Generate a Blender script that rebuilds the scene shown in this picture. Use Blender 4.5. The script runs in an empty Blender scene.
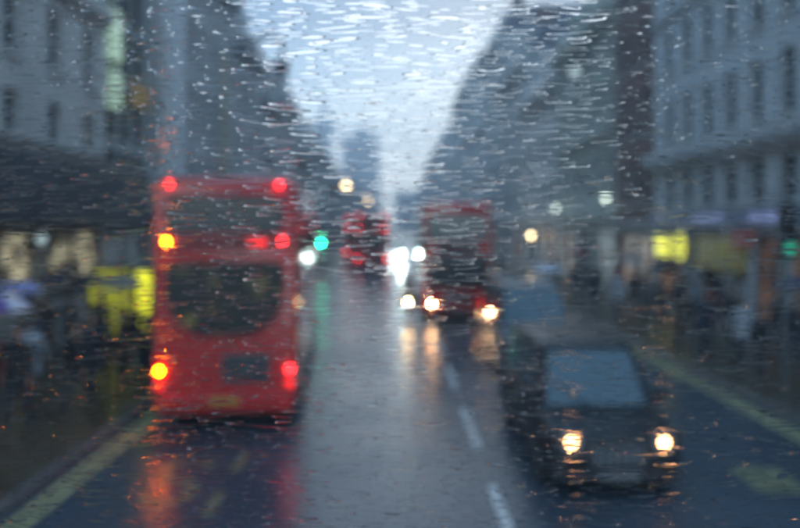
import bpy, bmesh, math, random
import numpy as np
from mathutils import Vector, Matrix

C = bpy.context.scene
COL = C.collection
random.seed(7)
R = math.radians

# ------------------------------------------------------------------ camera
EYE = 3.6
cd = bpy.data.cameras.new('camera')
cam = bpy.data.objects.new('camera', cd)
COL.objects.link(cam)
cam.location = (0, 0, EYE)
cam.rotation_euler = (R(90), 0, 0)
cd.lens = 32
cd.sensor_width = 36
cd.shift_x = 5 / 800
cd.shift_y = -39 / 800
cd.clip_start = 0.05
cd.clip_end = 4000
cd.dof.use_dof = True
GLASS_Y = 0.65
cd.dof.focus_distance = GLASS_Y - .17
cd.dof.aperture_fstop = 3.6
C.camera = cam

# ------------------------------------------------------------------ render
C.render.engine = 'CYCLES'
cy = C.cycles
cy.use_denoising = True
cy.max_bounces = 7
cy.diffuse_bounces = 2
cy.glossy_bounces = 3
cy.transmission_bounces = 6
cy.transparent_max_bounces = 8
cy.volume_bounces = 1
cy.sample_clamp_indirect = 30
cy.caustics_reflective = False
cy.caustics_refractive = True
vs = C.view_settings
vs.view_transform = 'Standard'
vs.look = 'None'
vs.gamma = 1
vs.exposure = 1.25
vs.use_curve_mapping = False

# ------------------------------------------------------------------ sky and sun
SUN_EL, SUN_AZ = R(14), R(8)
w = bpy.data.worlds.new('World')
C.world = w
w.use_nodes = True
nt = w.node_tree
nt.nodes.clear()
N = nt.nodes.new
L = nt.links.new
out = N('ShaderNodeOutputWorld')
bg = N('ShaderNodeBackground')
bg.inputs['Strength'].default_value = 0.1
sky = N('ShaderNodeTexSky')
sky.sky_type = 'NISHITA'
sky.sun_disc = False
sky.sun_elevation = SUN_EL
sky.sun_rotation = SUN_AZ
sky.air_density = 1.5
sky.dust_density = 2
tc = N('ShaderNodeTexCoord')
sep = N('ShaderNodeSeparateXYZ')
L(tc.outputs['Generated'], sep.inputs[0])
ramp = N('ShaderNodeValToRGB')          # overcast cloud deck: pale near the horizon, slate blue overhead
cr = ramp.color_ramp
cr.interpolation = 'EASE'
K = 1.0
stops = [(0.0, (.66, .86, 1.0)), (0.06, (.98, 1.12, 1.18)), (0.13, (.94, 1.09, 1.17)), (0.22, (.33, .48, .64)),
         (0.29, (.12, .22, .36)), (0.45, (.15, .27, .44)), (1.0, (.22, .355, .52))]
while len(cr.elements) < len(stops):
    cr.elements.new(0.5)
for e, (p, c) in zip(cr.elements, stops):
    e.position = p
    e.color = (*[v * K for v in c], 1)
noi = N('ShaderNodeTexNoise')
noi.inputs['Scale'].default_value = 3.5
noi.inputs['Detail'].default_value = 5
noi.inputs['Roughness'].default_value = .55
mp = N('ShaderNodeMapping')
mp.inputs['Scale'].default_value = (1, 1, 3.2)
L(tc.outputs['Generated'], mp.inputs[0])
L(mp.outputs[0], noi.inputs['Vector'])
ad = N('ShaderNodeMath')
ad.operation = 'MULTIPLY_ADD'           # clouds push the deck's shade up and down
ad.inputs[1].default_value = 0.10
L(noi.outputs['Fac'], ad.inputs[0])
sb = N('ShaderNodeMath')
sb.operation = 'SUBTRACT'
L(sep.outputs['Z'], sb.inputs[0])
sb.inputs[1].default_value = 0.05
L(sb.outputs[0], ad.inputs[2])
L(ad.outputs[0], ramp.inputs['Fac'])
mul = N('ShaderNodeMix')
mul.data_type = 'RGBA'
mul.blend_type = 'MULTIPLY'
mul.inputs['Factor'].default_value = 1
L(ramp.outputs['Color'], mul.inputs['A'])
mul.inputs['B'].default_value = (10, 10, 10, 1)
mx = N('ShaderNodeMix')
mx.data_type = 'RGBA'
mx.inputs['Factor'].default_value = 0.93
L(sky.outputs['Color'], mx.inputs['A'])
L(mul.outputs['Result'], mx.inputs['B'])
L(mx.outputs['Result'], bg.inputs['Color'])
L(bg.outputs[0], out.inputs['Surface'])

sd = bpy.data.lights.new('sun', 'SUN')
sd.energy = 0.3
sd.angle = R(40)
sd.color = (1, .97, .93)
so = bpy.data.objects.new('sun', sd)
COL.objects.link(so)
so.rotation_euler = (R(90) - SUN_EL, 0, R(180) - SUN_AZ)
so.location = (0, 30, 60)


# ------------------------------------------------------------------ materials
def mat(name, col, rough=.6, metal=0., var=.25, scale=2., bump=0., emis=None, estr=0., coat=0., spec=.5, stretch=(1, 1, 1), rvar=0.):
    m = bpy.data.materials.new(name)
    m.use_nodes = True
    t = m.node_tree
    p = t.nodes['Principled BSDF']
    p.inputs['Roughness'].default_value = rough
    p.inputs['Metallic'].default_value = metal
    p.inputs['Coat Weight'].default_value = coat
    p.inputs['Coat Roughness'].default_value = .05
    p.inputs['Specular IOR Level'].default_value = spec
    p.inputs['Base Color'].default_value = (*col, 1)
    if var > 0:
        c = t.nodes.new('ShaderNodeTexCoord')
        mpn = t.nodes.new('ShaderNodeMapping')
        mpn.inputs['Scale'].default_value = stretch
        n = t.nodes.new('ShaderNodeTexNoise')
        n.inputs['Scale'].default_value = scale
        n.inputs['Detail'].default_value = 6
        n.inputs['Roughness'].default_value = .65
        t.links.new(c.outputs['Object'], mpn.inputs[0])
        t.links.new(mpn.outputs[0], n.inputs['Vector'])
        r = t.nodes.new('ShaderNodeValToRGB')
        r.color_ramp.elements[0].position = .3
        r.color_ramp.elements[1].position = .7
        r.color_ramp.elements[0].color = (*[v * (1 - var) for v in col], 1)
        r.color_ramp.elements[1].color = (*[min(1, v * (1 + var)) for v in col], 1)
        t.links.new(n.outputs['Fac'], r.inputs[0])
        t.links.new(r.outputs[0], p.inputs['Base Color'])
        if bump > 0:
            b = t.nodes.new('ShaderNodeBump')
            b.inputs['Strength'].default_value = bump
            b.inputs['Distance'].default_value = .02
            t.links.new(n.outputs['Fac'], b.inputs['Height'])
            t.links.new(b.outputs[0], p.inputs['Normal'])
        if rvar > 0:
            mr = t.nodes.new('ShaderNodeMapRange')
            mr.inputs['To Min'].default_value = max(0, rough - rvar)
            mr.inputs['To Max'].default_value = rough + rvar
            t.links.new(n.outputs['Fac'], mr.inputs[0])
            t.links.new(mr.outputs[0], p.inputs['Roughness'])
    if emis:
        p.inputs['Emission Color'].default_value = (*emis, 1)
        p.inputs['Emission Strength'].default_value = estr
    return m


def lit(name, col, strength, scale=1.2, var=.6, base=(.05, .05, .05), stretch=(1, 1, 1), lo=.35, hi=.65):
    """a lit window, sign or display: uneven glow"""
    m = bpy.data.materials.new(name)
    m.use_nodes = True
    t = m.node_tree
    p = t.nodes['Principled BSDF']
    p.inputs['Base Color'].default_value = (*base, 1)
    p.inputs['Roughness'].default_value = .4
    c = t.nodes.new('ShaderNodeTexCoord')
    mpn = t.nodes.new('ShaderNodeMapping')
    mpn.inputs['Scale'].default_value = stretch
    n = t.nodes.new('ShaderNodeTexNoise')
    n.inputs['Scale'].default_value = scale
    n.inputs['Detail'].default_value = 3
    t.links.new(c.outputs['Object'], mpn.inputs[0])
    t.links.new(mpn.outputs[0], n.inputs['Vector'])
    r = t.nodes.new('ShaderNodeMapRange')
    r.inputs['From Min'].default_value = lo
    r.inputs['From Max'].default_value = hi
    r.inputs['To Min'].default_value = strength * (1 - var)
    r.inputs['To Max'].default_value = strength
    t.links.new(n.outputs['Fac'], r.inputs[0])
    t.links.new(r.outputs[0], p.inputs['Emission Strength'])
    p.inputs['Emission Color'].default_value = (*col, 1)
    return m


M = {}
M['stone_pale'] = mat('stone_pale', (.55, .54, .51), .7, var=.22, scale=.7, bump=.3, stretch=(1, 1, .35))
M['stone_blue'] = mat('stone_blue', (.50, .53, .54), .65, var=.2, scale=.6, bump=.3, stretch=(1, 1, .35))
M['stone_green'] = mat('stone_green', (.42, .44, .38), .7, var=.22, scale=.7, bump=.3, stretch=(1, 1, .3))
M['stone_dark'] = mat('stone_dark', (.36, .37, .36), .7, var=.3, scale=.8, bump=.3, stretch=(1, 1, .3))
M['stone_grey'] = mat('stone_grey', (.45, .45, .44), .7, var=.25, scale=.6, bump=.3, stretch=(1, 1, .3))
M['stone_white'] = mat('stone_white', (.72, .73, .73), .7, var=.1, scale=.8, stretch=(1, 1, .3))
M['stone_warm'] = mat('stone_warm', (.46, .42, .32), .7, var=.2, scale=.8, bump=.3, stretch=(1, 1, .3))
M['brick_red'] = mat('brick_red', (.17, .085, .07), .75, var=.35, scale=1.3, bump=.3, stretch=(1, 1, .5))
M['slate'] = mat('slate', (.07, .08, .10), .4, var=.3, scale=2, bump=.2)
M['dark_metal'] = mat('dark_metal', (.035, .04, .05), .4, .4, var=.3)
M['canopy_metal'] = mat('canopy_metal', (.05, .065, .085), .35, .3, var=.3, scale=1)
M['frame_white'] = mat('frame_white', (.42, .43, .43), .5, var=.1)
M['frame_dark'] = mat('frame_dark', (.05, .055, .06), .45, var=.2)
M['pane_dark'] = mat('pane_dark', (.012, .016, .02), .06, var=.3, scale=.4, spec=.6)
M['pane_shop'] = mat('pane_shop', (.02, .02, .022), .08, var=.5, scale=.8)
M['fascia_blue'] = mat('fascia_blue', (.12, .17, .28), .4, var=.2)
M['fascia_dark'] = mat('fascia_dark', (.03, .035, .045), .4, var=.2)
M['lit_cream'] = lit('lit_cream', (1, .86, .55), .24, 1.6, 1.0, lo=.42, hi=.66)
M['lit_green'] = lit('lit_green', (.58, .85, .66), .30, 1.5, .55)
M['lit_amber'] = lit('lit_amber', (1, .66, .12), .10, .9, .75)
M['lit_yellow'] = lit('lit_yellow', (.8, .78, .03), .26, 2.2, .92)
M['lit_yellow_sign'] = lit('lit_yellow_sign', (.9, .85, .02), .62, 1.6, .35)
M['lit_yellow_dim'] = lit('lit_yellow_dim', (.8, .75, .04), .06, 7., 1.)
M['lit_warm_dim'] = lit('lit_warm_dim', (1, .45, .2), .07, .9, .9)
M['lit_cool_dim'] = lit('lit_cool_dim', (.6, .8, 1), .06, .9, .9)
M['lit_lavender'] = lit('lit_lavender', (.38, .48, 1), .22, 1.0, .6)
M['lit_red_sign'] = lit('lit_red_sign', (1, .05, .05), .04, 1.0, .4)


def lamp(name, col, s):
    return mat(name, tuple(.3 * c for c in col), .3, var=0, emis=col, estr=s)


M['amber_lamp'] = lamp('amber_lamp', (1, .18, .001), 65)
M['red_lamp'] = lamp('red_lamp', (1, .014, .016), 13)
M['red_lamp_dim'] = lamp('red_lamp_dim', (1, .02, .02), 1)
M['red_lamp_far'] = lamp('red_lamp_far', (1, .03, .04), 14)
M['headlight_warm'] = lamp('headlight_warm', (1, .58, .26), 130)
M['headlight_car'] = lamp('headlight_car', (1, .40, .14), 20)
M['headlight_dim'] = lamp('headlight_dim', (1, .5, .25), 5)
M['headlight_white'] = lamp('headlight_white', (.85, 1, .98), 4500)
M['green_lamp'] = lamp('green_lamp', (.01, 1, .45), 30)
M['green_lamp_dim'] = lamp('green_lamp_dim', (.02, .8, .45), .3)
M['lamp_off'] = mat('lamp_off', (.04, .015, .012), .15, var=0)
M['globe_white'] = lamp('globe_white', (.9, 1, .85), 1.6)
M['globe_pale'] = lamp('globe_pale', (.75, .95, 1), .28)
M['street_warm'] = lamp('street_warm', (1, .68, .36), 8)
M['bus_red'] = mat('bus_red', (.56, .008, .008), .22, var=.12, scale=.8, coat=.6)
M['bus_red_dark'] = mat('bus_red_dark', (.22, .01, .014), .35, var=.2)
M['bus_pane_glow'] = lit('bus_pane_glow', (.75, .7, .12), .06, 2.2, 1.0, base=(.012, .012, .012), lo=.55, hi=.72)  # patchy yellow glow put into the rear pane itself; no interior modelled behind
M['bus_glass'] = mat('bus_glass', (.012, .014, .016), .05, var=0)
M['bus_screen'] = mat('bus_screen', (.03, .035, .04), .12, var=.6, scale=1.5)
M['bus_screen'].node_tree.nodes['Principled BSDF'].inputs['IOR'].default_value = 1.8
M['rubber'] = mat('rubber', (.02, .02, .02), .75, var=.2)
M['steel'] = mat('steel', (.4, .4, .42), .3, .9, var=.2)
M['grille'] = mat('grille', (.10, .11, .12), .45, .3, var=.2)
M['plate_yellow'] = mat('plate_yellow', (.38, .29, .04), .4, var=.05)
M['plate_white'] = mat('plate_white', (.2, .2, .2), .4, var=.05)
M['car_black'] = mat('car_black', (.010, .012, .016), .45, var=0, coat=0)
M['car_navy'] = mat('car_navy', (.015, .02, .03), .2, var=0, coat=.8)
M['car_glass'] = mat('car_glass', (.02, .035, .045), .04, var=0, spec=.9)
M['car_glass'].node_tree.nodes['Principled BSDF'].inputs['IOR'].default_value = 1.75
M['car_glass'].node_tree.nodes['Principled BSDF'].inputs['Specular Tint'].default_value = (.75, .93, 1, 1)
M['skin'] = mat('skin', (.42, .26, .19), .55, var=.05)
M['shoe'] = mat('shoe', (.02, .018, .016), .4, var=.1)
M['trousers'] = mat('trousers', (.025, .03, .045), .8, var=.2)
M['hair'] = mat('hair', (.03, .02, .015), .6, var=.2)
COATS = [mat('coat_' + n, c, .75, var=.2, scale=6) for n, c in (
    ('black', (.015, .015, .018)), ('navy', (.018, .025, .05)), ('grey', (.08, .085, .09)), ('brown', (.06, .04, .03)),
    ('red', (.20, .03, .03)), ('blue', (.12, .25, .38)), ('pale', (.5, .52, .56)), ('green', (.03, .05, .035)))]
COATN = ['black', 'navy', 'grey', 'brown', 'dark red', 'light blue', 'pale grey', 'dark green']
UMB = {'black': mat('umbrella_black', (.015, .015, .02), .5, var=.1), 'lavender': mat('umbrella_lavender', (.30, .32, .62), .5, var=.1),
       'purple': mat('umbrella_purple', (.15, .07, .33), .5, var=.1), 'white': mat('umbrella_white', (.62, .64, .72), .5, var=.08),
       'navy': mat('umbrella_navy', (.03, .04, .10), .5, var=.1), 'red': mat('umbrella_red', (.28, .03, .04), .5, var=.1),
       'grey': mat('umbrella_grey', (.16, .17, .19), .5, var=.1)}


def road_mat():
    m = bpy.data.materials.new('wet_asphalt')
    m.use_nodes = True
    t = m.node_tree
    p = t.nodes['Principled BSDF']
    c = t.nodes.new('ShaderNodeTexCoord')
    n1 = t.nodes.new('ShaderNodeTexNoise')
    n1.inputs['Scale'].default_value = .35
    n1.inputs['Detail'].default_value = 5
    n2 = t.nodes.new('ShaderNodeTexNoise')
    n2.inputs['Scale'].default_value = 5
    n2.inputs['Detail'].default_value = 4
    n3 = t.nodes.new('ShaderNodeTexNoise')
    n3.inputs['Scale'].default_value = 120
    n3.inputs['Detail'].default_value = 2
    for n in (n1, n2, n3):
        t.links.new(c.outputs['Object'], n.inputs['Vector'])
    r = t.nodes.new('ShaderNodeValToRGB')
    r.color_ramp.elements[0].position = .35
    r.color_ramp.elements[1].position = .65
    r.color_ramp.elements[0].color = (.034, .054, .076, 1)
    r.color_ramp.elements[1].color = (.055, .083, .112, 1)
    t.links.new(n1.outputs['Fac'], r.inputs[0])
    t.links.new(r.outputs[0], p.inputs['Base Color'])
    mr = t.nodes.new('ShaderNodeMapRange')
    mr.inputs['From Min'].default_value = .3
    mr.inputs['From Max'].default_value = .7
    mr.inputs['To Min'].default_value = .19
    mr.inputs['To Max'].default_value = .34
    t.links.new(n1.outputs['Fac'], mr.inputs[0])
    t.links.new(mr.outputs[0], p.inputs['Roughness'])
    p.inputs['Specular IOR Level'].default_value = .25
    p.inputs['Specular Tint'].default_value = (.72, .88, 1, 1)
    p.inputs['Coat Weight'].default_value = 0
    p.inputs['Coat Roughness'].default_value = .14
    p.inputs['Coat IOR'].default_value = 1.4
    b1 = t.nodes.new('ShaderNodeBump')
    b1.inputs['Strength'].default_value = .25
    b1.inputs['Distance'].default_value = .02
    t.links.new(n2.outputs['Fac'], b1.inputs['Height'])
    b2 = t.nodes.new('ShaderNodeBump')
    b2.inputs['Strength'].default_value = .25
    b2.inputs['Distance'].default_value = .004
    t.links.new(n3.outputs['Fac'], b2.inputs['Height'])
    t.links.new(b1.outputs[0], b2.inputs['Normal'])
    t.links.new(b2.outputs[0], p.inputs['Normal'])
    t.links.new(b1.outputs[0], p.inputs['Coat Normal'])
    return m


M['road'] = road_mat()
M['pavement'] = mat('wet_paving', (.075, .062, .038), .3, var=.3, scale=1.2, bump=.3, rvar=.12)
M['kerb'] = mat('kerb_stone', (.14, .14, .14), .4, var=.25, scale=2)
M['ground'] = mat('ground', (.06, .06, .06), .7, var=.2, scale=.1)
M['paint_yellow'] = mat('paint_yellow', (.52, .49, .23), .4, var=.45, scale=3)
M['paint_yellow_worn'] = mat('paint_yellow_worn', (.20, .20, .11), .4, var=.6, scale=5)
M['paint_white'] = mat('paint_white', (.62, .63, .62), .4, var=.3, scale=4)
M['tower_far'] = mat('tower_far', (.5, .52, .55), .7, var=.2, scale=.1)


# ------------------------------------------------------------------ mesh helpers
class MB:
    def __init__(s):
        s.v, s.f, s.mi = [], [], []

    def quad(s, a, b, c, d, mi=0):
        n = len(s.v)
        s.v += [a, b, c, d]
        s.f.append((n, n + 1, n + 2, n + 3))
        s.mi.append(mi)

    def poly(s, pts, mi=0):
        n = len(s.v)
        s.v += pts
        s.f.append(tuple(range(n, n + len(pts))))
        s.mi.append(mi)

    def box(s, x0, x1, y0, y1, z0, z1, mi=0):
        n = len(s.v)
        s.v += [(x0, y0, z0), (x1, y0, z0), (x1, y1, z0), (x0, y1, z0), (x0, y0, z1), (x1, y0, z1), (x1, y1, z1), (x0, y1, z1)]
        for f in ((0, 3, 2, 1), (4, 5, 6, 7), (0, 1, 5, 4), (1, 2, 6, 5), (2, 3, 7, 6), (3, 0, 4, 7)):
            s.f.append(tuple(n + i for i in f))
            s.mi.append(mi)

    def loft(s, rings, cap=True, mi=0, close=True):
        n = len(s.v)
        k = len(rings[0])
        for r in rings:
            s.v += [tuple(p) for p in r]
        for i in range(len(rings) - 1):
            for j in range(k if close else k - 1):
                a, b = n + i * k + j, n + i * k + (j + 1) % k
                s.f.append((a, b, b + k, a + k))
                s.mi.append(mi)
        if cap:
            s.f.append(tuple(n + j for j in reversed(range(k))))
            s.f.append(tuple(n + (len(rings) - 1) * k + j for j in range(k)))
            s.mi += [mi, mi]

    def tube(s, pts, rads, seg=8, mi=0):
        pts = [Vector(p) for p in pts]
        if not isinstance(rads, (list, tuple)):
            rads = [rads] * len(pts)
        rings = []
        for i, p in enumerate(pts):
            d = (pts[min(i + 1, len(pts) - 1)] - pts[max(i - 1, 0)]).normalized()
            a = Vector((0, 0, 1)) if abs(d.z) < .9 else Vector((1, 0, 0))
            u = d.cross(a).normalized()
            v = d.cross(u)
            rings.append([p + (u * math.cos(t) + v * math.sin(t)) * rads[i] for t in [2 * math.pi * j / seg for j in range(seg)]])
        s.loft(rings, mi=mi)

    def mesh(s, name, mats, smooth=False, bevel=0):
        me = bpy.data.meshes.new(name)
        me.from_pydata([tuple(p) for p in s.v], [], s.f)
        for m in (mats if isinstance(mats, (list, tuple)) else [mats]):
            me.materials.append(m)
        me.polygons.foreach_set('material_index', s.mi)
        bm = bmesh.new()
        bm.from_mesh(me)
        bmesh.ops.remove_doubles(bm, verts=bm.verts, dist=1e-5)
        bmesh.ops.recalc_face_normals(bm, faces=bm.faces)
        if bevel:
            bmesh.ops.bevel(bm, geom=[e for e in bm.edges if len(e.link_faces) == 2 and e.calc_face_angle(0) > .6], offset=bevel, segments=2, affect='EDGES', profile=.5)
        if smooth:
            for f in bm.faces:
                f.smooth = True
            for e in bm.edges:
                if len(e.link_faces) == 2 and e.calc_face_angle(0) > .7:
                    e.smooth = False
        bm.to_mesh(me)
        bm.free()
        return me

    def obj(s, name, mats, parent=None, smooth=False, bevel=0, loc=None, rz=0):
        return link(name, s.mesh(name, mats, smooth, bevel), parent, loc, rz)


def link(name, me, parent=None, loc=None, rz=0):
    o = bpy.data.objects.new(name, me)
    COL.objects.link(o)
    o.parent = parent
    if loc:
        o.location = loc
    if rz:
        o.rotation_euler = (0, 0, rz)
    return o


def tag(o, label=None, cat=None, group=None, kind=None):
    for k, v in (('label', label), ('category', cat), ('group', group), ('kind', kind)):
        if v:
            o[k] = v
    return o


def thing(name, label, cat, loc=(0, 0, 0), rz=0, group=None):
    o = link(name, None, None, loc, rz)
    return tag(o, label, cat, group)


def copy_tree(o, parent=None):
    c = o.copy()
    COL.objects.link(c)
    c.parent = parent
    for ch in list(KIDS[o.name]):
        copy_tree_inner(ch, c)
    return c


def copy_tree_inner(o, parent):
    c = o.copy()
    COL.objects.link(c)
    c.parent = parent
    for ch in KIDS.get(o.name, []):
        copy_tree_inner(ch, c)


KIDS = {}


def snapshot(root):
    """remember a finished thing's children so copies are quick"""
    todo = [root]
    every = list(bpy.data.objects)
    by = {}
    for o in every:
        if o.parent:
            by.setdefault(o.parent.name, []).append(o)
    while todo:
        o = todo.pop()
        KIDS[o.name] = by.get(o.name, [])
        todo += KIDS[o.name]


# ------------------------------------------------------------------ the setting: ground, road, pavements, markings
KL, KR = -4.85, 7.2          # kerb lines
FL, FR = -9.5, 11.5          # building lines
g = MB()
g.quad((-900, -200, -.25), (900, -200, -.25), (900, 1500, -.25), (-900, 1500, -.25))
tag(g.obj('ground', M['ground']), kind='structure')
g = MB()
for i in range(-3, 60):
    g.quad((KL, i * 10, 0), (KR, i * 10, 0), (KR, i * 10 + 10, 0), (KL, i * 10 + 10, 0))
tag(g.obj('road', M['road']), kind='structure')
for nm, a, b in (('pavement', FL - 1.5, KL - .15), ('pavement', KR + .15, FR + 1.5)):
    g = MB()
    g.box(a, b, -30, 600, -.2, .12)
    tag(g.obj(nm, M['pavement']), kind='structure')
for a, b in ((KL - .15, KL), (KR, KR + .15)):
    g = MB()
    g.box(a, b, -30, 600, -.2, .125)
    k_ = tag(g.obj('kerb', M['kerb'], bevel=.02), kind='structure')
for x in (KL + .22, KL + .42, KR - .42, KR - .22):
    g = MB()
    for i in range(0, 28):
        a = 3 + i * 10
        n_ = 10
        g.quad((x - .055, a, .004), (x + .055, a, .004), (x + .055, a + n_, .004), (x - .055, a + n_, .004))
    tag(g.obj('yellow_line', M['paint_yellow']), kind='structure')
for i in range(24):
    y0 = 7.25 + i * 4.2
    g = MB()
    g.quad((1.28, y0, .004), (1.40, y0, .004), (1.40, y0 + 2.55, .004), (1.28, y0 + 2.55, .004))
    tag(g.obj('lane_dash', M['paint_white']), kind='structure')
# bus stop cage beside the left kerb: dashes and a painted S
for y0 in (7.2, 8.8, 10.4):
    g = MB()
    g.quad((-2.42, y0, .004), (-2.27, y0, .004), (-2.27, y0 + .8, .004), (-2.42, y0 + .8, .004))
    tag(g.obj('cage_dash', M['paint_yellow_worn']), kind='structure')
g = MB()
cur = []
for i in range(25):
    t = i / 24
    if t < .5:
        a = R(20) + R(250) * (t / .5)
        cur.append((.30 * math.cos(a), .45 + .42 * math.sin(a)))
    else:
        a = R(90) - R(250) * ((t - .5) / .5)
        cur.append((.30 * math.cos(a), -.41 + .42 * math.sin(a)))
for i in range(24):
    p, q = Vector(cur[i]), Vector(cur[i + 1])
    d = (q - p).normalized()
    n_ = Vector((-d.y, d.x)) * .085
    g.quad((p.x + n_.x, p.y + n_.y, .004), (p.x - n_.x, p.y - n_.y, .004), (q.x - n_.x, q.y - n_.y, .004), (q.x + n_.x, q.y + n_.y, .004))
tag(g.obj('road_lettering', M['paint_yellow_worn'], loc=(-3.05, 10.0, 0)), kind='structure')
g = MB()
g.quad((4.9, 9.6, .004), (5.6, 9.5, .004), (5.65, 10.5, .004), (4.95, 10.6, .004))
tag(g.obj('painted_patch', M['paint_yellow_worn']), kind='structure')

# ------------------------------------------------------------------ buildings
WIN_CACHE = {}


def window_mesh(wd, h, style):
    """local frame: x outward from the wall, y along it, z up from the sill"""
    key = (round(wd, 2), round(h, 2), style)
    if key in WIN_CACHE:
        return WIN_CACHE[key]
    f = MB()
    t = .07 if style != 'dark' else .05
    f.box(-.26, -.16, -wd / 2, -wd / 2 + t, 0, h)
    f.box(-.26, -.16, wd / 2 - t, wd / 2, 0, h)
    f.box(-.26, -.16, -wd / 2 + t, wd / 2 - t, h - t, h)
    f.box(-.26, -.16, -wd / 2 + t, wd / 2 - t, 0, t)
    f.box(-.25, -.18, -wd / 2 + t, wd / 2 - t, h * .5 - .03, h * .5 + .03)
    if wd > 1.3:
        f.box(-.245, -.185, -.03, .03, t, h * .5 - .03)
        f.box(-.245, -.185, -.03, .03, h * .5 + .03, h - t)
    fm = f.mesh('window', M['frame_dark'] if style == 'dark' else M['frame_white'])
    p = MB()
    p.box(-.235, -.215, -wd / 2 + t - .01, wd / 2 - t + .01, t - .01, h - t + .01)
    pm = p.mesh('pane', M['pane_dark'])
    s_ = MB()
    s_.box(-.02, .10, -wd / 2 - .08, wd / 2 + .08, -.12, -.003)
    sm = s_.mesh('sill', M['stone_pale'])
    WIN_CACHE[key] = (fm, pm, sm)
    return WIN_CACHE[key]


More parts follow.
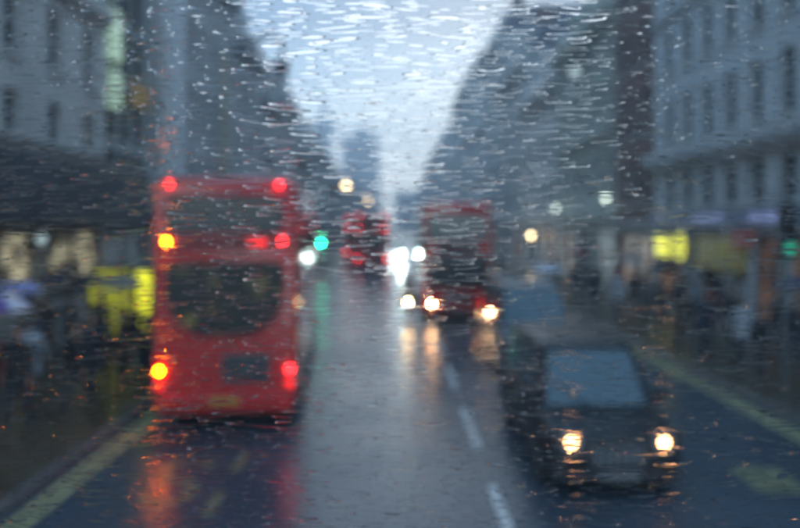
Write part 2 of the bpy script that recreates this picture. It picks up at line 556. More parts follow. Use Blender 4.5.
def building(name, label, side, y0, y1, H, wallm, rows, shop=None, ledges=(), pilasters=None, roof=None, recess=0., far=False,
             depth=12, wstyle='white', lit_cells=None, cat='building', trim=None, ends=True):
    sg = -side
    xf = (FR if side > 0 else FL) - sg * recess
    root = thing(name, label, cat, (xf, y0, 0))
    Ln = y1 - y0
    X = lambda d: sg * d
    trim = trim or wallm
    rz = 0 if sg > 0 else math.pi
    holes, wins = [], []
    for ri, (z0, z1, pitch, wd) in enumerate(rows):
        n = max(1, int(Ln / pitch))
        off = (Ln - n * pitch) / 2
        for k in range(n):
            c = off + (k + .5) * pitch
            holes.append((c - wd / 2, c + wd / 2, z0, z1))
            wins.append((c, z0, wd, z1 - z0, ri, k))
    shops = []
    if shop:
        pitch, wd, z0, z1, mats_ = shop
        n = max(1, int(Ln / pitch))
        pitch = Ln / n
        for k in range(n):
            c = (k + .5) * pitch
            w2 = min(wd, pitch - .5)
            holes.append((c - w2 / 2, c + w2 / 2, z0, z1))
            shops.append((c, w2, z0, z1, mats_[k % len(mats_)]))
    us = sorted({0., Ln} | {h[0] for h in holes} | {h[1] for h in holes})
    zs = sorted({0., H} | {h[2] for h in holes} | {h[3] for h in holes})
    hz = {}
    wl = MB()
    # wall face, band by band, so each band is cut only by its own openings
    for i in range(len(zs) - 1):
        a, b = zs[i], zs[i + 1]
        zc = (a + b) / 2
        cut = sorted([(h[0], h[1]) for h in holes if h[2] < zc < h[3]])
        u = 0.
        for (c0, c1) in cut:
            if c0 > u + 1e-4:
                wl.quad((0, u, a), (0, c0, a), (0, c0, b), (0, u, b))
            u = max(u, c1)
        if Ln > u + 1e-4:
            wl.quad((0, u, a), (0, Ln, a), (0, Ln, b), (0, u, b))
    for (u0, u1, a, b) in holes:
        D = X(-.28)
        wl.quad((0, u0, a), (0, u0, b), (D, u0, b), (D, u0, a))
        wl.quad((0, u1, a), (D, u1, a), (D, u1, b), (0, u1, b))
        wl.quad((0, u0, b), (0, u1, b), (D, u1, b), (D, u0, b))
        wl.quad((0, u0, a), (D, u0, a), (D, u1, a), (0, u1, a))
    B = X(-depth)
    wl.quad((0, 0, 0), (B, 0, 0), (B, 0, H), (0, 0, H))
    wl.quad((0, Ln, 0), (0, Ln, H), (B, Ln, H), (B, Ln, 0))
    wl.quad((B, 0, 0), (B, Ln, 0), (B, Ln, H), (B, 0, H))
    wl.quad((0, 0, H), (B, 0, H), (B, Ln, H), (0, Ln, H))
    wl.obj('wall', wallm, root)
    for (c, z0, wd, h, ri, k) in wins:
        fm, pm, sm = window_mesh(wd, h, wstyle)
        o = link('window', fm, root, (0, c, z0), rz)
        pn = link('pane', pm, o)
        if lit_cells and (ri, k) in lit_cells:
            pn.material_slots[0].link = 'OBJECT'
            pn.material_slots[0].material = M[lit_cells[(ri, k)]]
        if not far and wstyle != 'dark':
            link('sill', sm, o)
    for (c, w2, z0, z1, mn) in shops:
        f = MB()
        h = z1 - z0
        f.box(X(-.27), X(-.12), -w2 / 2, -w2 / 2 + .1, 0, h)
        f.box(X(-.27), X(-.12), w2 / 2 - .1, w2 / 2, 0, h)
        f.box(X(-.27), X(-.12), -w2 / 2 + .1, w2 / 2 - .1, h - .12, h)
        f.box(X(-.27), X(-.12), -w2 / 2 + .1, w2 / 2 - .1, 0, .3)
        f.box(X(-.26), X(-.13), -.04, .04, .3, h - .12)
        so_ = f.obj('shop_window', M['frame_dark'], root, loc=(0, c, z0))
        p = MB()
        p.box(X(-.24), X(-.2), -w2 / 2 + .09, -.04, .29, h - .11)
        p.obj('pane', M[mn], so_)
        p = MB()
        p.box(X(-.24), X(-.2), .04, w2 / 2 - .09, .29, h - .11)
        p.obj('pane', M[mn if not isinstance(mn, tuple) else mn[0]], so_)
    for (z, hh, proj) in ledges:
        e = MB()
        e.box(X(-.05), X(proj), 0.003, Ln - .003, z, z + hh)
        e.box(X(-.05), X(proj * .55), 0.004, Ln - .004, z - hh * .7, z - .003)
        if not far:
            n = int(Ln / .9)
            for k in range(n):
                yy = (k + .5) * Ln / n
                e.box(X(-.02), X(proj * .8), yy - .12, yy + .12, z - hh * .5, z - .004)
        e.obj('cornice', trim, root)
    if pilasters:
        pitch, pw, pz0, pz1, proj = pilasters
        n = max(1, int(round(Ln / pitch)))
        for k in range(n + 1):
            yy = min(max(k * Ln / n, pw / 2 + .004), Ln - pw / 2 - .004)
            e = MB()
            e.box(X(-.03), X(proj), -pw / 2, pw / 2, pz0, pz1)
            e.box(X(-.03), X(proj + .07), -pw / 2 - .07, pw / 2 + .07, pz1 - .35, pz1 - .003)
            e.box(X(-.03), X(proj + .07), -pw / 2 - .07, pw / 2 + .07, pz0 + .003, pz0 + .4)
            e.obj('pilaster', trim, root, loc=(0, yy, 0))
    par = MB()
    par.box(X(-.35), X(.02), .003, Ln - .003, H, H + .7)
    par.obj('parapet', trim, root)
    if roof:
        rh, nd, nc = roof
        rm = MB()
        rm.loft([[(X(-.5), .1, H + .01), (X(-.5), Ln - .1, H + .01), (X(-depth + .3), Ln - .1, H + .01), (X(-depth + .3), .1, H + .01)],
                 [(X(-1.6), .6, H + rh), (X(-1.6), Ln - .6, H + rh), (X(-depth + 1.2), Ln - .6, H + rh), (X(-depth + 1.2), .6, H + rh)]])
        ro = rm.obj('roof', M['slate'], root)
        for k in range(nd):
            yy = (k + .5) * Ln / nd
            d_ = MB()
            d_.box(X(-2.2), X(-.6), yy - .6, yy + .6, H + .3, H + 1.9)
            d_.loft([[(X(-2.4), yy - .75, H + 1.9), (X(-.45), yy - .75, H + 1.9), (X(-.45), yy + .75, H + 1.9), (X(-2.4), yy + .75, H + 1.9)],
                     [(X(-2.4), yy - .02, H + 2.5), (X(-.45), yy - .02, H + 2.5), (X(-.45), yy + .02, H + 2.5), (X(-2.4), yy + .02, H + 2.5)]])
            d_.obj('dormer', trim, ro)
        for k in range(nc):
            yy = Ln * (k + .5) / nc + random.uniform(-.5, .5)
            c_ = MB()
            c_.box(X(-3.2), X(-1.9), yy - .5, yy + .5, H + .5, H + rh + 1.6)
            c_.box(X(-3.3), X(-1.8), yy - .6, yy + .6, H + rh + 1.6, H + rh + 1.8)
            for q in range(3):
                c_.tube([(X(-2.55), yy - .3 + q * .3, H + rh + 1.75), (X(-2.55), yy - .3 + q * .3, H + rh + 2.3)], .11, 6)
            c_.obj('chimney', M['brick_red'], ro)
    return root


def panel_on(root, side, name, m, u0, u1, z0, z1, d0, d1, bevel=0):
    sg = -side
    e = MB()
    e.box(sg * d0, sg * d1, u0, u1, z0, z1)
    return e.obj(name, m, root, bevel=bevel)


# right side, near to far
bA = building('corner_building', 'pale blue grey stone store with slim dark windows above the glowing yellow sign', 1, 3, 31.5, 20,
              M['stone_blue'], [(4.35, 5.75, 1.8, 1.0), (6.95, 8.8, 1.8, .8), (9.9, 11.7, 1.8, .8), (12.9, 14.6, 1.8, .8), (15.8, 17.2, 1.8, .8)],
              shop=(3.6, 3.0, .35, 3.3, ['pane_shop', 'lit_warm_dim', 'pane_shop', 'lit_cool_dim', 'lit_warm_dim']),
              ledges=[(6.2, .4, .55), (18.6, .5, .7), (12.2, .2, .25)], pilasters=(3.6, .5, .15, 3.5, .12))
fa = panel_on(bA, 1, 'fascia', M['fascia_blue'], .02, 28.45, 3.55, 4.15, -.03, .22)
for u0, u1 in ((10.5, 13.2), (14.6, 16.2), (17.4, 19.6), (21.5, 24.0)):
    panel_on(fa, 1, 'lit_strip', M['lit_lavender'], u0, u1, 3.72, 3.98, .2, .235)
bB = building('brick_building', 'narrow dark red brick building between two stone fronts on the right', 1, 31.5, 37.0, 24, M['brick_red'],
              [(4.6, 6.6, 1.8, 1.0), (7.8, 9.8, 1.8, 1.0), (11, 13, 1.8, 1.0), (14.2, 16.2, 1.8, 1.0), (17.4, 19.4, 1.8, 1.0)],
              shop=(5.5, 4.6, .3, 3.2, ['lit_warm_dim']), ledges=[(3.5, .3, .3), (21.5, .5, .5)], trim=M['stone_dark'], roof=(3, 2, 1))
bC = building('stone_building', 'greenish beige stone building with pilasters and globe lamps right of the oncoming bus', 1, 37.0, 49.8, 15.4,
              M['stone_green'], [(5.6, 7.6, 2.1, 1.1), (9.6, 11.6, 2.1, 1.1), (12.6, 14.0, 2.1, 1.1)],
              shop=(4.2, 3.5, .3, 3.3, ['lit_cool_dim', 'pane_shop', 'lit_warm_dim']), ledges=[(3.9, .3, .4), (8.5, .4, .5), (14.7, .5, .8)],
              pilasters=(2.13, .4, 8.95, 14.5, .15), roof=(1.8, 4, 2))
FAR = [
    # side, y0, y1, height, stone, roof, label
    (1, 49.8, 63, 15.0, 'stone_grey', (2.0, 3, 2), 'blue grey mansard building beyond the greenish beige front on the right'),
    (1, 63, 78, 19.2, 'stone_dark', (2.6, 3, 2), 'taller dark block with tall dormers behind the blue grey mansard building'),
    (1, 78, 93, 25, 'stone_dark', (3, 3, 2), 'tallest dark terrace with chimneys far down the right side'),
    (1, 93, 112, 17.6, 'stone_grey', (2.4, 4, 3), 'lower grey terrace just past the tallest dark terrace on the right'),
    (1, 112, 138, 27, 'stone_dark', (3, 5, 3), 'hazy tall block right of the far street gap'),
    (1, 138, 170, 17.5, 'stone_grey', (2.6, 5, 3), 'hazy low grey block in the right rooflines near the street end'),
    (1, 170, 270, 25, 'stone_dark', (3, 6, 6), 'hazy dark block closing the right side where the street narrows'),
    (1, 270, 420, 21, 'stone_grey', (3, 6, 6), 'palest and farthest grey block on the right side of the street')]
for (sd_, y0, y1, H, st_, rf_, lb) in FAR:
    fr_ = y0 > 75
    nfl = int((H - 5) / 3.3)
    pt = 2.6 if not fr_ else (3.2 if y0 < 112 else (4 if y0 < 170 else 9))
    building('stone_building', lb, sd_, y0, y1, H, M[st_], [(5 + k * 3.3, 7.1 + k * 3.3, pt, pt * .5) for k in range(nfl)],
             shop=(5.6, 4.8, .3, 3.3, ['lit_warm_dim', 'pane_shop', 'lit_cream']) if y0 < 170 else None,
             ledges=[(4.0, .3, .4), (H - 1.6, .6, .9)], roof=rf_, far=fr_)

# left side, near to far
lA = building('corner_building', 'pale grey stone shop with a dark canopy over cream lit windows at left', -1, 3, 23.3, 22,
              M['stone_pale'], [(5.9, 7.0, 2.25, .8), (7.9, 9.6, 2.25, .8), (11.2, 13.2, 2.25, .8), (14.6, 16.4, 2.25, .8), (17.6, 19, 2.25, .8)],
              shop=(4.06, 3.5, 1.5, 3.45, ['lit_warm_dim', 'lit_warm_dim', 'lit_cream', 'lit_cream', 'lit_cream']),
              ledges=[(10.2, .3, .35), (20.3, .6, .8)])
cn = panel_on(lA, -1, 'canopy', M['canopy_metal'], 1, 20.2, 3.62, 5.3, -.03, 1.5, bevel=.05)
panel_on(lA, -1, 'canopy_rail', M['dark_metal'], 1.1, 20.1, 5.32, 5.5, 1.2, 1.3)
lB = building('glazed_building', 'dark recessed glazed front with pale green lit strips between two stone fronts', -1, 23.3, 28.5, 21,
              M['stone_dark'], [(4.4, 6.2, 1.3, 1.1), (6.6, 8.4, 1.3, 1.1), (8.8, 10.6, 1.3, 1.1), (11, 12.8, 1.3, 1.1), (13.2, 15, 1.3, 1.1), (15.4, 17.2, 1.3, 1.1)],
              shop=(5.2, 4.4, .3, 3.4, ['lit_cool_dim']), recess=.3, wstyle='dark')
panel_on(lB, -1, 'lit_panel', M['lit_amber'], 3.1, 5.0, 8.15, 8.95, -.1, .06)
for z0, z1 in ((7.7, 9.0), (9.35, 11.1)):
    panel_on(lB, -1, 'lit_strip', M['lit_green'], 1.0, 2.1, z0, z1, -.1, .06)
panel_on(lB, -1, 'fascia', M['fascia_dark'], .05, 5.15, 3.5, 4.2, -.03, .2)
lC = building('stone_building', 'pale stone front with a broad corner pilaster behind the red bus', -1, 28.5, 42, 17.2, M['stone_grey'],
              [(4.6, 6.8, 1.9, 1.0), (8, 10.2, 1.9, 1.0), (11.4, 13.4, 1.9, 1.0), (14.2, 15.8, 1.9, 1.0)],
              shop=(4.4, 3.6, .3, 3.3, ['pane_shop', 'lit_cool_dim', 'pane_shop']), ledges=[(3.7, .3, .4), (16.2, .5, .6)],
              lit_cells={(0, 3): 'lit_cool_dim', (0, 4): 'lit_cool_dim'})
panel_on(lC, -1, 'corner_pilaster', M['stone_white'], .35, 2.2, .12, 17.2, -.03, .45, bevel=.03)
panel_on(lC, -1, 'buff_pilaster', M['stone_warm'], 10.0, 10.9, .12, 13.0, -.03, .3, bevel=.03)
FAR = [
    (-1, 42, 50, 15.4, 'stone_grey', (1.6, 2, 1), 'grey stone front directly behind the curled bracket lamp'),
    (-1, 50, 58, 13.4, 'stone_dark', (1.6, 2, 1), 'dark stone front with dormers just past the curled bracket lamp'),
    (-1, 58, 68, 15.0, 'stone_grey', (1.5, 3, 2), 'grey slate roofed front stepping up past the red bus on the left'),
    (-1, 68, 80, 11.4, 'stone_dark', (1.4, 3, 1), 'dark slate roofed front beside the nearer street lamp'),
    (-1, 80, 100, 13.4, 'stone_grey', (1.6, 3, 2), 'grey low terrace between the two far street lamps'),
    (-1, 100, 125, 10.6, 'stone_dark', (1.6, 4, 2), 'lowest dark terrace behind the farther street lamp'),
    (-1, 125, 220, 11.8, 'stone_grey', (2, 6, 5), 'hazy grey block on the left beyond the lowest dark terrace'),
    (-1, 220, 420, 14, 'stone_grey', (3, 6, 6), 'palest farthest block on the left side of the street')]
for (sd_, y0, y1, H, st_, rf_, lb) in FAR:
    fr_ = y0 > 75
    nfl = max(2, int((H - 4.6) / 3.2))
    pt = 2.2 if not fr_ else (3.2 if y0 < 125 else 7)
    building('stone_building', lb, sd_, y0, y1, H, M[st_], [(4.5 + k * 3.2, 6.5 + k * 3.2, pt, pt * .5) for k in range(nfl) if 6.6 + k * 3.2 < H],
             shop=(5.3, 4.5, .3, 3.3, ['lit_cool_dim', 'lit_warm_dim', 'pane_shop']) if y0 < 125 else None,
             ledges=[(3.7, .3, .4), (H - 1.1, .5, .6)], roof=rf_, far=fr_)

# hazy landmarks closing the view
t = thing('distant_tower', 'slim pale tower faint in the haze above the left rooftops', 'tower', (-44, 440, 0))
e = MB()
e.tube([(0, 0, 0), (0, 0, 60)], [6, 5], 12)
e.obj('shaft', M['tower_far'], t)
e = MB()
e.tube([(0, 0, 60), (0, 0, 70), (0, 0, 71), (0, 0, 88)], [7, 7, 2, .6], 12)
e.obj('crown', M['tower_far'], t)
t = thing('distant_block', 'broad pale office block faint in the haze at the end of the street', 'office block', (-20, 460, 0))
e = MB()
e.box(-14, 10, 0, 20, 0, 62)
e.box(-6, 4, 2, 16, 62, 68)
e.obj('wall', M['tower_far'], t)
for k in range(8):
    e = MB()
    e.box(-13, 9, -.4, -.003, 8 + k * 6.5, 11 + k * 6.5)
    e.obj('window_band', M['pane_dark'], t)
t = thing('distant_block', 'low pale building standing across the far end of the street', 'office block', (22, 480, 0))
e = MB()
e.box(-22, 26, 0, 20, 0, 26)
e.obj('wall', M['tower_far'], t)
for k in range(4):
    e = MB()
    e.box(-20, 24, -.4, -.003, 4 + k * 5.4, 6.5 + k * 5.4)
    e.obj('window_band', M['pane_dark'], t)

# ------------------------------------------------------------------ signs and lamps on the fronts
yb = 28.0
t = thing('shop_sign', 'glowing yellow shop sign on the blue grey stone store on the right', 'sign', (FR - .2, 28.7, 2.2))
e = MB()
e.box(-.12, .2, -1.9, 1.9, 0, 1.1)
e.obj('sign_box', M['fascia_dark'], t, bevel=.03)
e = MB()
e.tube([(-.13, -.85, .55), (-.19, -.85, .55)], .52, 20)
e.obj('lit_disc', M['lit_yellow_sign'], t)
e = MB()
e.box(-.19, -.125, .2, 1.7, .12, .92)
e.obj('lit_panel', M['lit_yellow_sign'], t, bevel=.06)
t = thing('window_display', 'dim yellow window display beside the glowing yellow sign', 'window display', (FR - .2, 24.9, 1.9))
for k in range(5):
    e = MB()
    e.box(-.08, .18, -1.6 + k * .68, -1.1 + k * .68, .1 + .13 * (k % 2), 1.3)
    e.obj('lit_panel', M['lit_yellow_dim'], t, bevel=.03)
e = MB()
e.box(-.05, .19, -1.8, 1.8, 0, .06)
e.box(-.05, .19, -1.8, 1.8, 1.42, 1.5)
e.obj('frame', M['dark_metal'], t)
t = thing('shop_sign', 'small red lit sign under the blue fascia on the right', 'sign', (FR - .1, 23.2, 2.9))
e = MB()
e.box(-.25, .1, -.45, .45, 0, .5)
e.obj('sign_box', M['lit_red_sign'], t, bevel=.04)
# yellow advertising cases on the left pavement behind the bus stop
for k, (x, y, s1, lb) in enumerate(((-6.0, 17.0, .34, 'tall bright yellow lit advertising case right beside the red bus on the left'),
                                    (-7.85, 19.6, 1.15, 'wide yellow lit advertising case between the crowd and the bus'))):
    t = thing('advertising_case', lb, 'advertising case', (x, y, .12))
    e = MB()
    e.box(-s1 / 2 - .07, s1 / 2 + .07, 0, .22, .8 - .35 * k, 2.45 - .1 * k)
    e.box(-s1 / 2, s1 / 2, .03, .19, 0, .8 - .35 * k)
    e.obj('housing', M['dark_metal'], t, bevel=.03)
    if k == 0:
        e = MB()
        e.box(-s1 / 2, s1 / 2, -.03, -.004, .9, 2.38)
        e.obj('poster', M['lit_yellow_sign'], t)
    else:
        for q in range(2):
            e = MB()
            e.box(-s1 / 2 + q * s1 / 2 + .02, -s1 / 2 + (q + 1) * s1 / 2 - .02, -.03, -.004, .52, 2.25)
            e.obj('poster', M['lit_yellow'], t)


def globe_lamp(x, y, z, label, m, r=.15):
    sg = -1 if x > 0 else 1
    fx = FR if x > 0 else FL
    t = thing('wall_lamp', label, 'wall lamp', (fx, y, z), 0, 'globe lamps along the greenish stone front')
    e = MB()
    e.tube([(0, 0, .35), (sg * .35, 0, .45), (sg * .6, 0, .3), (sg * .6, 0, .15)], .03, 6)
    e.obj('bracket', M['dark_metal'], t)
    e = MB()
    rings = [[(sg * .6 + r * math.sin(a) * math.cos(b), r * math.sin(a) * math.sin(b), r * math.cos(a)) for b in [j * math.pi / 6 for j in range(12)]]
             for a in [.15, .5, .9, 1.3, 1.7, 2.1, 2.5, 2.95]]
    e.loft(rings)
    e.obj('globe', m, t, smooth=True)


globe_lamp(11, 36.8, 4.95, 'round white wall lamp above the brick shopfront on the right', M['globe_white'])
globe_lamp(11, 48.2, 4.75, 'round white wall lamp nearest the oncoming bus on the greenish stone front', M['globe_white'])
globe_lamp(11, 57.0, 2.75, 'warm wall lamp low on the blue grey mansard building', M['street_warm'], .16)
globe_lamp(-9, 17.9, 3.25, 'small pale lamp under the dark canopy on the left', M['globe_pale'], .12)


def bracket_lamp(side, y, xl, z, label, m):
    fx = FR if side > 0 else FL
    sg = -side
    ln = abs(xl - fx)
    t = thing('bracket_lamp', label, 'street lamp', (fx, y, z), 0, 'curled bracket lamps high on the fronts')
    e = MB()
    pts = [(0, 0, 1.0), (sg * ln * .3, 0, 1.9), (sg * ln * .7, 0, 2.3), (sg * ln * .95, 0, 2.1), (sg * ln * 1.0, 0, 1.5), (sg * ln, 0, .8)]
    e.tube(pts, [.11, .1, .1, .1, .09, .09], 8)
    e.tube([(0, 0, .2), (sg * ln * .35, 0, .9), (sg * ln * .7, 0, 2.25)], .06, 6)
    e.obj('arm', M['dark_metal'], t, smooth=True)
    e = MB()
    e.tube([(sg * ln, 0, .85), (sg * ln, 0, .7), (sg * ln, 0, .25), (sg * ln, 0, .2)], [.1, .38, .45, .4], 10)
    e.obj('lantern', M['dark_metal'], t, smooth=True)
    e = MB()
    e.tube([(sg * ln, 0, .21), (sg * ln, 0, -.12), (sg * ln, 0, -.25)], [.32, .28, .1], 10)
    e.obj('bulb', m, t, smooth=True)


bracket_lamp(-1, 41.3, -6.55, 12.4, 'dark curled bracket lamp against the sky on the left', M['frame_dark'])
bracket_lamp(1, 42.5, 10.75, 12.7, 'bracket lamp with a pale lit bulb high on the greenish stone front', M['globe_pale'])


def street_lamp(x, y, h, label):
    sg = 1 if x < 0 else -1
    t = thing('street_lamp', label, 'street lamp', (x, y, .12), 0, 'street lamps along the left pavement')
    e = MB()
    e.tube([(0, 0, 0), (0, 0, 1.2), (0, 0, 1.25), (0, 0, h)], [.12, .12, .08, .055], 8)
    e.tube([(0, 0, h - .1), (sg * .4, 0, h + .35), (sg * 1.0, 0, h + .4)], .04, 6)
    e.obj('post', M['dark_metal'], t, smooth=True)
    e = MB()
    e.box(sg * .85 - .15, sg * .85 + .45, -.16, .16, h + .32, h + .48)
    e.obj('lamp_head', M['dark_metal'], t, bevel=.03)
    e = MB()
    e.box(sg * .85 - .1, sg * .85 + .4, -.18, .18, h + .1, h + .315)
    e.obj('bulb', M['street_warm'], t)


street_lamp(-5.45, 65, 6.9, 'street lamp with a warm lit head nearer the red bus on the left pavement')
street_lamp(-5.2, 112, 7.0, 'farther warm street lamp by the low dark terrace on the left')


def traffic_signal(x, y, zg, label, gm, s=1.0):
    t = thing('traffic_signal', label, 'traffic light', (x, y, .12), 0)
    e = MB()
    e.tube([(0, .12, 0), (0, .12, zg + .9)], .055, 8)
    e.obj('pole', M['grille'], t)
    e = MB()
    e.box(-.17, .17, -.08, .1, zg - .32, zg + .78)
    e.obj('housing', M['dark_metal'], t, bevel=.04)
    for k, m in enumerate((gm, M['lamp_off'], M['lamp_off'])):
        zz = zg - .12 + k * .34
        e = MB()
        e.tube([(0, -.085, zz), (0, -.1, zz)], .1 * s, 14)
        ln = e.obj('lens', m, t)
        e = MB()
        e.box(-.13, .13, -.24, -.083, zz + .115, zz + .135)
        e.obj('hood', M['dark_metal'], t)


traffic_signal(-5.1, 49.0, 2.35, 'traffic light showing bright green beyond the red bus', M['green_lamp'], 1.25)
traffic_signal(7.62, 13.8, 3.15, 'traffic light with a dim green lens at the right kerb', M['green_lamp_dim'])


# ------------------------------------------------------------------ buses
def rrect(hw, z0, z1, r, seg=5, yv=0):
    pts = []
    for (cx, cz, a0) in ((hw - r, z1 - r, 0), (-hw + r, z1 - r, 90), (-hw + r, z0 + r, 180), (hw - r, z0 + r, 270)):
        for i in range(seg + 1):
            a = R(a0 + 90 * i / seg)
            pts.append((cx + r * math.cos(a), yv, cz + r * math.sin(a)))
    return pts


def prism(outline, y0, y1):
    e = MB()
    e.loft([[(x, y0, z) for x, z in outline], [(x, y1, z) for x, z in outline]])
    return e


def rr2(x0, x1, z0, z1, r, rb=None, seg=5):
    rb = r if rb is None else rb
    pts = []
    for (cx, cz, rr, a0) in ((x1 - r, z1 - r, r, 0), (x0 + r, z1 - r, r, 90), (x0 + rb, z0 + rb, rb, 180), (x1 - rb, z0 + rb, rb, 270)):
        for i in range(seg + 1):
            a = R(a0 + 90 * i / seg)
            pts.append((cx + rr * math.cos(a), cz + rr * math.sin(a)))
    return pts


def wheel(parent, x, y, r, wd, m_rim):
    e = MB()
    prof = [(.55 * r, -wd / 2), (.95 * r, -wd / 2), (r, -wd * .3), (r, wd * .3), (.95 * r, wd / 2), (.55 * r, wd / 2)]
    rings = [[(o, rr * math.cos(a), rr * math.sin(a)) for rr, o in prof] for a in [2 * math.pi * k / 20 for k in range(21)]]
    e.loft(rings, cap=False)
    wo = e.obj('wheel', M['rubber'], parent, smooth=True, loc=(x, y, r))
    e = MB()
    e.tube([(-wd * .4, 0, 0), (wd * .4, 0, 0)], .56 * r, 16)
    e.tube([(-wd * .48, 0, 0), (wd * .48, 0, 0)], .16 * r, 8)
    e.obj('rim', m_rim, wo)


def bus_shell(root, W=2.52, Hb=4.45, Ln=10.6):
    hw = W / 2
    e = MB()
    rings = []
    for yv, s, dz in ((0, .955, .10), (.05, .985, .05), (.16, 1, 0), (Ln - .16, 1, 0), (Ln - .05, .985, .05), (Ln, .955, .10)):
        rings.append(rrect(hw * s, .30 + dz * .5, Hb - dz, .22, 5, yv))
    e.loft(rings)
    e.obj('body', M['bus_red'], root, smooth=True)
    e = MB()
    e.box(-hw + .08, hw - .08, .3, Ln - .3, .18, .33)
    e.obj('chassis', M['rubber'], root)
    for sx in (-1, 1):
        for (z0, z1) in ((2.95, 3.85), (1.45, 2.4)):
            for k in range(6):
                a = .6 + k * 1.6
                e = MB()
                x0, x1 = sorted((sx * (hw - .02), sx * (hw + .006)))
                e.box(x0, x1, a, a + 1.48, z0, z1)
                e.obj('side_window', M['bus_glass'], root)
    for sx in (-1, 1):
        for yy in (2.4, Ln - 2.4):
            wheel(root, sx * (hw - .14), yy, .48, .28, M['grille'])
            e = MB()
            ring = [(sx * (hw - .01), yy + .62 * math.cos(a), .48 + .62 * math.sin(a)) for a in [math.pi * k / 12 for k in range(13)]]
            ring2 = [(sx * (hw + .008), p[1], p[2]) for p in ring]
            e.loft([ring, ring2])
            e.obj('wheel_arch', M['rubber'], root)


def lamp_disc(root, name, m, x, y, z, r, dy=-.05):
    e = MB()
    e.tube([(x, y, z), (x, y + dy * .7, z), (x, y + dy, z)], [r, r, r * .7], 14)
    return e.obj(name, m, root, smooth=True)


def rear_bus(loc, label, lamps, yaw=0.):
    """origin at the middle of the rear bumper; the bus runs on in +y"""
    t = thing('double_decker_bus', label, 'bus', loc, yaw, 'red double-decker buses in the left lane')
    bus_shell(t)
    e = prism(rr2(-.98, .98, 3.5, 4.08, .16), -.012, .08)
    wu = e.obj('upper_rear_window', M['bus_glass'], t)
    e = prism(rr2(-1.03, 1.03, 3.46, 4.12, .19), -.006, .05)
    e.obj('window_frame', M['rubber'], wu)
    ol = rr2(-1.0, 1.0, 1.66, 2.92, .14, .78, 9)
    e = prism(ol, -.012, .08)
    e.obj('lower_rear_window', M['bus_pane_glow'], t)
    e = prism(rr2(-1.06, 1.06, 1.60, 2.98, .17, .82, 9), -.006, .05)
    e.obj('window_surround', M['bus_red_dark'], t)
    e = prism(rr2(-1.1, 1.1, 3.16, 3.42, .08), -.02, .05)
    band = e.obj('lamp_band', M['bus_red_dark'], t)
    # engine cover with louvres
    e = prism(rr2(-.05, .79, .82, 1.34, .05), -.025, .05)
    gr = e.obj('engine_grille', M['grille'], t)
    for k in range(6):
        e = MB()
        e.box(-.01, .75, -.045, -.026, .87 + k * .075, .905 + k * .075)
        e.obj('louvre', M['dark_metal'], gr)
    e = MB()
    e.box(-1.18, 1.18, -.09, .05, .32, .62)
    e.obj('bumper', M['bus_red'], t, bevel=.04)
    e = MB()
    e.box(-.26, .26, -.105, -.092, .47, .58)
    e.obj('number_plate', M['plate_yellow'], t)
    for sx, hi, lo in ((-1, lamps[0], lamps[1]), (1, lamps[2], lamps[3])):
        lamp_disc(t, 'marker_lamp', M['red_lamp'] if lamps[4] else M['red_lamp_far'], sx * .95, .02, 4.31, .03, -.08)
        lamp_disc(t, 'upper_lamp', hi, sx * 1.0, -.01, 3.31, .045)
        lamp_disc(t, 'lower_lamp', lo, sx * 1.13, .02, 1.05, .05, -.07)
        lamp_disc(t, 'reflector', M['red_lamp_dim'], sx * 1.13, .02, .8, .07, -.06)
    # extra lit tail strips
    e = MB()
    e.box(.42, .72, -.05, -.018, 3.25, 3.34)
    e.obj('brake_strip', M['red_lamp_dim'], t)
    for sx in (-1, 1):
        e = MB()
        e.tube([(sx * 1.24, 10.4, 3.2), (sx * 1.5, 10.75, 3.1), (sx * 1.5, 10.75, 2.6)], .025, 6)
        e.box(sx * 1.5 - .1, sx * 1.5 + .1, 10.72, 10.8, 2.25, 2.65)
        e.obj('mirror', M['rubber'], t)
    return t


A_, Rl, Rf = M['amber_lamp'], M['red_lamp'], M['red_lamp_far']
rear_bus((-2.99, 12.5, 0), 'red double-decker bus seen from behind with its left indicator lit amber', (A_, A_, Rl, Rl, True), R(4.4))
rear_bus((-1.75, 54.5, 0), 'far red double-decker bus with red tail lights beyond the green traffic light', (Rf, Rf, Rf, Rf, False))
rear_bus((-3.5, 67.0, 0), 'farthest red double-decker bus at the left kerb, half hidden by another red bus', (Rf, Rf, Rf, Rf, False))


